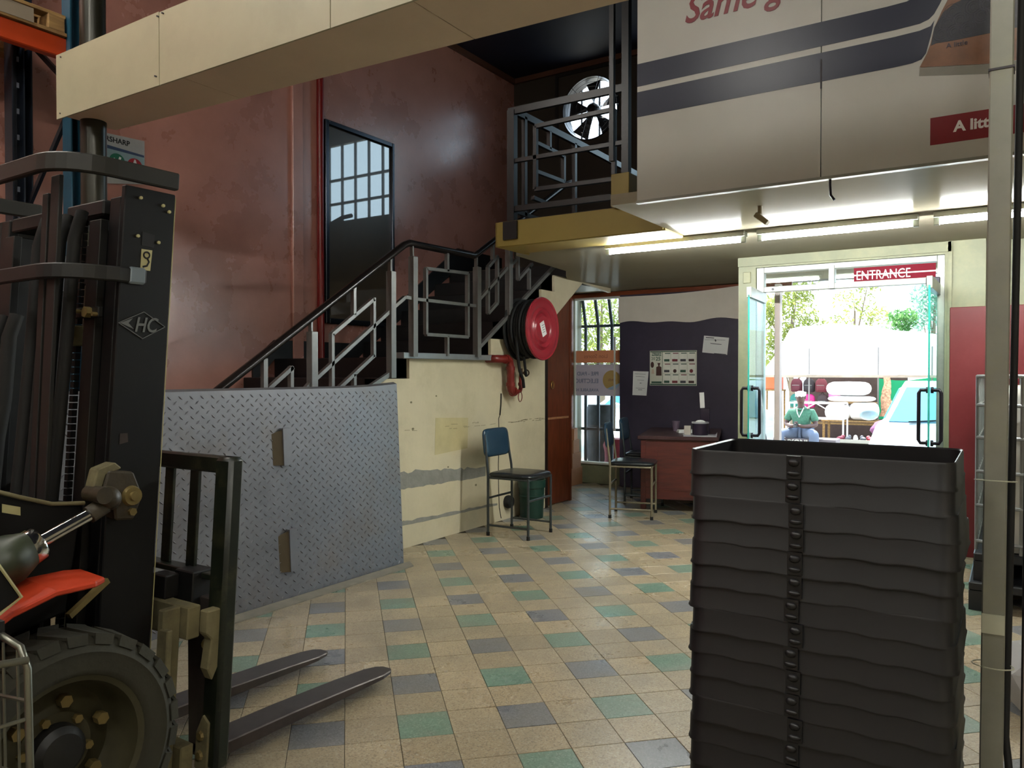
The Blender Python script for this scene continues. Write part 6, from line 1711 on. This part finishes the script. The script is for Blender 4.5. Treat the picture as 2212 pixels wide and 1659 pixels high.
part('deck', MB().box((-2.75, 18.45, -0.21), (-1.15, 18.95, -0.181)), m_pal, pt_)
for x in (-2.7, -1.2): part('leg', MB().box((x - .03, 18.5, gz(18.9)), (x + .03, 18.9, -0.21)), m_pal, pt_)
# open metal frames and low tables
def frame_table(x0, x1, y, ztop, label):
    t = thing('metal_frame_table', ((x0+x1)/2, y, gz(y)), label, 'table')
    mfr = mat('white_steel_frame', '#c9c4c2', rough=0.5)
    part('top_frame', MB().tube([(x0, y, ztop), (x1, y, ztop), (x1, y + .5, ztop), (x0, y + .5, ztop)], 0.018, 8, closed=True), mfr, t)
    part('mid_frame', MB().tube([(x0, y, ztop - .35), (x1, y, ztop - .35), (x1, y + .5, ztop - .35), (x0, y + .5, ztop - .35)], 0.014, 8, closed=True), mfr, t)
    for x in (x0, x1):
        for yy in (y, y + .5): part('leg', MB().cyl((x, yy, gz(y)), (x, yy, ztop), 0.018, n=8), mfr, t)
    part('brace', MB().cyl((x0, y, ztop - .34), ((x0+x1)/2, y, ztop), 0.012, n=8), mfr, t); part('brace', MB().cyl((x1, y, ztop - .34), ((x0+x1)/2, y, ztop), 0.012, n=8), mfr, t)
    for k in range(5): part('slat', MB().box((x0, y + .05 + .09*k, ztop - .36), (x1, y + .10 + .09*k, ztop - .35)), m_pal, t)
frame_table(-4.3, -3.15, 18.3, 0.62, 'white metal frame table in front of the backpacks')
bc = thing('goods_crate', (-2.85, 18.0, gz(18)), 'low grey slatted crate of shoes on the street', 'crate')
for k in range(4): part('slat', MB().box((-3.25, 17.8, gz(18) + .09*k), (-2.45, 17.83, gz(18) + .065 + .09*k)), m_conc, bc)
part('tray', MB().box((-3.25, 17.83, gz(18)), (-2.45, 18.25, gz(18) + .30)), m_conc, bc)
for k in range(5):
    o = single('shoe', MB().sphere((0, 0, .045), (.05, .12, .045), 12, 7).box((-.045, -.12, 0), (.045, .12, .018)).sphere((0, .07, .07), (.042, .05, .05), 10, 6), mat('shoe_%d' % k, ['#7a2a38', '#4a4a4e', '#c8c8c8', '#3a3a40', '#a8424a'][k], rough=0.6), ['maroon', 'dark grey', 'pale', 'charcoal', 'red'][k] + ' shoe lying on the grey slatted crate', 'shoe', smooth=50)
    o.location = (-3.15 + .15*k, 18.02, gz(18) + .3005); o.rotation_euler = (0, 0, R(20*k - 30))
o = single('orange_crate', MB().box((-.2, -.15, 0), (.2, .15, .32)).box((-.21, -.16, .30), (.21, .16, .34)), mat('crate_orange', '#c85a2a', rough=0.5), 'orange crate on the shelf at the far end of the stall', 'crate', bevel=0.01)
o.location = (-5.15, SY + .3, 0.88)
pb = thing('crate_stand', (-5.15, SY + .3, gz(SY + .3)), 'dark stand under the orange crate at the stall', 'stand')
part('top', MB().box((-5.4, SY + .1, 0.84), (-4.9, SY + .5, 0.88)), m_pal, pb)
for x in (-5.37, -4.93):
    for y in (SY + .13, SY + .47): part('leg', MB().box((x - .02, y - .02, gz(SY + .3)), (x + .02, y + .02, 0.84)), m_pal, pb)

# seated man ---------------------------------------------------------
PX, PY_ = -3.22, 14.6; PG = gz(PY_)
bx = thing('street_bench', (PX, PY_, PG), 'low dark box bench with white NYONI lettering under the seated man', 'bench')
m_bench = mat('bench_grey', '#6a6266', rough=0.7, var=0.12)
part('seat_box', MB().box((PX - .62, PY_ - .18, PG), (PX + .62, PY_ + .22, PG + .46)), m_bench, bx, bevel=0.01)
text('lettering', 'NYONI', 0.13, (PX - .06, PY_ - .183, PG + .345), ROT_Y, m_white, bx, ext=0.001, align='CENTER', bold=0.004)
def skin_obj(nm, verts, edges, mtl, parent, sub=2):
    me = bpy.data.meshes.new(nm)
    me.from_pydata([v[0] for v in verts], edges, [])
    o = bpy.data.objects.new(nm, me); COL.objects.link(o)
    md = o.modifiers.new('skin', 'SKIN'); md.use_smooth_shade = True
    for i, v in enumerate(verts):
        r = v[1]
        me.skin_vertices[0].data[i].radius = (r, r) if not isinstance(r, tuple) else r
    me.skin_vertices[0].data[0].use_root = True
    sb = o.modifiers.new('sub', 'SUBSURF'); sb.levels = sub; sb.render_levels = sub
    dg = bpy.context.evaluated_depsgraph_get()
    m2 = bpy.data.meshes.new_from_object(o.evaluated_get(dg))
    bpy.data.objects.remove(o)
    m2.materials.clear(); m2.materials.append(mtl)
    m2.polygons.foreach_set('use_smooth', [True] * len(m2.polygons))
    q = bpy.data.objects.new(nm, m2); COL.objects.link(q); q.parent = parent
    return q
mn = thing('person', (PX, PY_, PG), 'man in a green striped shirt and white cap sitting on the low bench', 'person')
m_skin = mat('dark_skin', '#4a2f28', rough=0.55, var=0.06)
m_shirt = mat('green_shirt', '#3f6a54', rough=0.85, var=0.3, scale=30)
m_trous = mat('grey_trousers', '#5a6478', rough=0.85, var=0.08)
# local frame: faces -y; x to his left as we see right
S = 0.455
V = [((0, .06, S + .09), .13), ((0, .03, S + .28), .125), ((0, .0, S + .46), .13), ((0, -.01, S + .545), .065), ((0, -.035, S + .62), .055),     # 0-4 pelvis chest neck head base
     ((0, -.06, S + .70), .085), ((0, -.065, S + .77), .082),                       # 5-6 head
     ((-.17, .0, S + .47), .06), ((-.26, -.04, S + .25), .045), ((-.12, -.24, S + .22), .036), ((-.05, -.27, S + .235), .03),   # 7-10 right arm to hand
     ((.17, .0, S + .47), .06), ((.27, -.05, S + .24), .045), ((.10, -.26, S + .22), .036), ((.0, -.285, S + .245), .03),       # 11-14 left arm
     ((-.09, -.02, S + .08), .095), ((-.30, -.36, S + .10), .075), ((-.27, -.30, .10), .048), ((-.28, -.42, .04), .038),   # 15-18 right leg
     ((.09, -.02, S + .08), .095), ((.30, -.36, S + .10), .075), ((.27, -.30, .10), .048), ((.28, -.42, .04), .038)]       # 19-22
E_ = [(0,1),(1,2),(2,3),(3,4),(4,5),(5,6),(2,7),(7,8),(8,9),(9,10),(2,11),(11,12),(12,13),(13,14),(0,15),(15,16),(16,17),(17,18),(0,19),(19,20),(20,21),(21,22)]
skin_obj('body', V, E_, m_skin, mn)
# clothing shells
Vs = [((0, .05, S + .12), .165), ((0, .03, S + .28), .165), ((0, .0, S + .44), .165), ((0, -.005, S + .515), .085), ((-.18, .0, S + .46), .085), ((-.25, -.03, S + .30), .072), ((.18, .0, S + .46), .085), ((.26, -.035, S + .29), .072)]
skin_obj('shirt', Vs, [(0,1),(1,2),(2,3),(2,4),(4,5),(2,6),(6,7)], m_shirt, mn)
Vt = [((0, .06, S + .08), .15), ((-.10, -.02, S + .085), .115), ((-.30, -.37, S + .105), .095), ((-.27, -.31, .14), .075), ((.10, -.02, S + .085), .115), ((.30, -.37, S + .105), .095), ((.27, -.31, .14), .075)]
skin_obj('trousers', Vt, [(0,1),(1,2),(2,3),(0,4),(4,5),(5,6)], m_trous, mn)
lpart('head', MB().sphere((0, -.065, S + .735), (.078, .092, .115), 20, 14), m_skin, mn, smooth=80)
lpart('nose', MB().loft([[(-.006, -.150, S + .75), (.006, -.150, S + .75), (0, -.146, S + .76)], [(-.018, -.160, S + .715), (.018, -.160, S + .715), (0, -.178, S + .722)], [(-.014, -.150, S + .706), (.014, -.150, S + .706), (0, -.158, S + .704)]]), m_skin, mn, smooth=60)
for s in (-1, 1):
    lpart('eye', MB().sphere((s*.03, -.148, S + .748), (.012, .008, .007), 8, 6), m_paper, mn)
    lpart('ear', MB().sphere((s*.080, -.06, S + .735), (.012, .022, .032), 10, 7), m_skin, mn, smooth=60)
    lpart('shoe', MB().sphere((s*.28, -.40, .045), (.048, .13, .045), 14, 8), m_rubber, mn, smooth=60)
lpart('mouth', MB().box((-.025, -.152, S + .676), (.025, -.146, S + .684)), mat('lip_dark', '#4a2422', rough=0.5), mn)
# fingers round a phone
m_phone = m_rubber
for side, (hx, hy, hz) in ((-1, (-.05, -.27, S + .235)), (1, (.0, -.285, S + .245))):
    for k in range(4):
        a = Vector((hx - side*0.012, hy - .012, hz + .024 - .015*k)); ln = (.05, .058, .055, .042)[k]
        d = Vector((-side, -.25, .05)).normalized()
        lpart('finger', MB().tube([tuple(a), tuple(a + d*ln*.5 + Vector((0, -.006, .004))), tuple(a + d*ln + Vector((0, .012, .0)))], [.010, .009, .007], 7), m_skin, mn, smooth=60)
    lpart('thumb', MB().tube([(hx, hy, hz + .02), (hx - side*.012, hy - .02, hz + .05), (hx - side*.03, hy - .02, hz + .065)], [.012, .010, .008], 7), m_skin, mn, smooth=60)
lpart('cap', MB().lathe([(.092, 0.0), (.092, .03), (.083, .055), (.05, .074), (0, .08)], (0, -.062, S + .77), (0, 0, 1), 24), m_paper, mn, smooth=60)
lpart('cap_brim', MB().loft([[(.085*math.cos(a), -.12 + .09*math.sin(a), S + z_ - .01*abs(math.cos(a))) for a in [PI + PI*k/12 for k in range(13)]] for z_ in (.763, .772)]), m_paper, mn)
lpart('lanyard', MB().tube([(-.06, -.09, S + .55), (-.035, -.165, S + .46), (0.0, -.175, S + .38), (.035, -.165, S + .46), (.06, -.09, S + .55)], .008, 6), m_paper, mn)
lpart('collar', MB().torus((0, -.02, S + .545), (0, -.35, 1), .078, .018, 20, 7), m_shirt, mn)
ph = single('mobile_phone', MB().box((-.035, -.005, -.065), (.035, .005, .065)), m_phone, 'small dark phone held in the seated man\'s hands', 'phone', bevel=0.003)
ph.location = (PX - .03, PY_ - .315, PG + S + .26); ph.rotation_euler = (R(-35), 0, 0)

# trees --------------------------------------------------------------
def leaf_mat(name, col):
    m = bpy.data.materials.new(name); m.use_nodes = True
    nt = m.node_tree; nt.nodes.remove(nt.nodes['Principled BSDF'])
    n = nt.nodes.new('ShaderNodeTexNoise'); n.inputs['Scale'].default_value = 1.2
    tc = nt.nodes.new('ShaderNodeTexCoord'); nt.links.new(tc.outputs['Object'], n.inputs['Vector'])
    cr = nt.nodes.new('ShaderNodeValToRGB')
    c = lin(col)
    cr.color_ramp.elements[0].position = .35; cr.color_ramp.elements[0].color = (c[0]*.7, c[1]*.75, c[2]*.7, 1)
    cr.color_ramp.elements[1].position = .7; cr.color_ramp.elements[1].color = (min(1, c[0]*1.5), min(1, c[1]*1.35), c[2]*1.2, 1)
    nt.links.new(n.outputs['Fac'], cr.inputs['Fac'])
    d = nt.nodes.new('ShaderNodeBsdfDiffuse'); t = nt.nodes.new('ShaderNodeBsdfTranslucent'); mx = nt.nodes.new('ShaderNodeMixShader')
    mx.inputs['Fac'].default_value = .55
    nt.links.new(cr.outputs['Color'], d.inputs['Color']); nt.links.new(cr.outputs['Color'], t.inputs['Color'])
    nt.links.new(d.outputs[0], mx.inputs[1]); nt.links.new(t.outputs[0], mx.inputs[2])
    nt.links.new(mx.outputs[0], nt.nodes['Material Output'].inputs['Surface'])
    return m
LM = [leaf_mat('leaf_olive', '#7f8a50'), leaf_mat('leaf_green', '#5f8a58'), leaf_mat('leaf_blue_green', '#6a9488')]
m_bark = mat('pale_bark', '#7a6a58', rough=0.9, var=0.2, scale=8, bump=0.3, bscale=20)
def tree(x, y, h, clusters, n, size, label, k, seed):
    rnd = random.Random(seed); g = gz(y)
    t = thing('street_tree', (x, y, g), label, 'tree', 'street trees')
    tk = MB().tube([(0, 0, 0), (.05, 0, h*.25), (-.04, .05, h*.5), (.03, 0, h*.8)], [.14, .11, .08, .03], 9)
    lf = MB()
    for (cx, cy, cz, r) in clusters:
        tk.tube([(-.02, .03, max(.3, cz*.55)), (cx*.55, cy*.55, cz*.8), (cx, cy, cz)], [.05, .03, .012], 6)
        for _ in range(n):
            v = Vector((rnd.gauss(0, 1), rnd.gauss(0, 1), rnd.gauss(0, 1))).normalized() * r * rnd.random() ** .4
            c = Vector((cx, cy, cz)) + Vector((v.x, v.y, v.z*.8))
            a = Vector((rnd.uniform(-1, 1), rnd.uniform(-1, 1), rnd.uniform(-1, 1))).normalized()
            b = a.orthogonal().normalized(); s = size * rnd.uniform(.6, 1.3)
            lf._add([c - a*s, c + b*s*.35, c + a*s, c - b*s*.35], [(0, 1, 2, 3)])
    lpart('trunk', tk, m_bark, t, smooth=60)
    o = lpart('foliage', lf, LM[k], t); o['kind'] = 'stuff'
tree(-7.0, 30, 5.5, [(0, 0, 4.6, 1.0), (-.6, .2, 3.5, .9), (.6, 0, 3.7, .9), (.2, 0, 5.4, .8), (-.3, 0, 2.7, .8), (.9, 0, 2.9, .6), (-.9, 0, 4.6, .7)], 520, .10, 'broad olive tree behind the stall nearest the seated man', 0, 1)
tree(-5.3, 33, 6, [(0, 0, 5.2, .8), (-.4, 0, 4.2, .7), (.7, 0, 4.6, .6), (0, 0, 3.3, .6), (.5, 0, 5.9, .6)], 170, .10, 'thin sparse tree rising behind the middle of the white awning', 0, 2)
tree(-3.6, 30, 4.5, [(0, 0, 3.4, .75), (.35, 0, 4.1, .5), (-.35, .1, 2.9, .6), (.3, 0, 2.9, .6)], 420, .10, 'rounded green bush tree above the white awning', 1, 3)
tree(-2.55, 33.5, 6.8, [(0, 0, 5.8, .8), (.3, 0, 4.9, .8), (-.4, 0, 4.4, .6), (.4, 0, 3.6, .7), (-.2, 0, 5.2, .7), (.2, 0, 2.9, .5)], 300, .10, 'tall blue green tree above the green tarpaulin', 2, 4)
tree(-11.9, 24, 5.5, [(0, 0, 4.6, 1.2), (-1.0, .2, 3.6, 1.1), (1.0, 0, 3.5, 1.1), (0, 0, 2.7, 1.2)], 620, .10, 'leafy olive tree seen through the bars of the shop window', 0, 5)
tree(-10.4, 29, 5, [(0, 0, 4.4, 1.0), (-.8, .2, 3.5, .9), (.6, 0, 3.2, .9), (0, 0, 5.2, .8)], 520, .10, 'leafy tree between the shop window view and the market stall', 1, 6)
# dark goods leaning outside the shop window
for k, (x, z0, w, h, cc, lb) in enumerate(((-4.05, 0.0, .18, 1.0, '#3a3e46', 'dark bundled sacks leaning outside the shop window'), (-4.45, 0.0, .14, .95, '#5a5560', 'grey rolled mats leaning outside the shop window'), (-4.0, 0.0, .16, .6, '#8a2a3a', 'red plastic drum outside the shop window corner'))):
    o = single('leaning_goods', MB().loft([[(w*(1 + .12*math.sin(q*2.3 + a*2))*math.cos(a), w*.8*math.sin(a), h*q/7) for a in [2*PI*i/16 for i in range(16)]] for q in range(8)]), mat('goods_%d' % k, cc, rough=0.7, var=0.4, scale=14), lb, 'goods', smooth=50)
    o.location = ((-4.5, -5.0, -4.12)[k], (9.05, 9.1, 8.75)[k], gz(9))
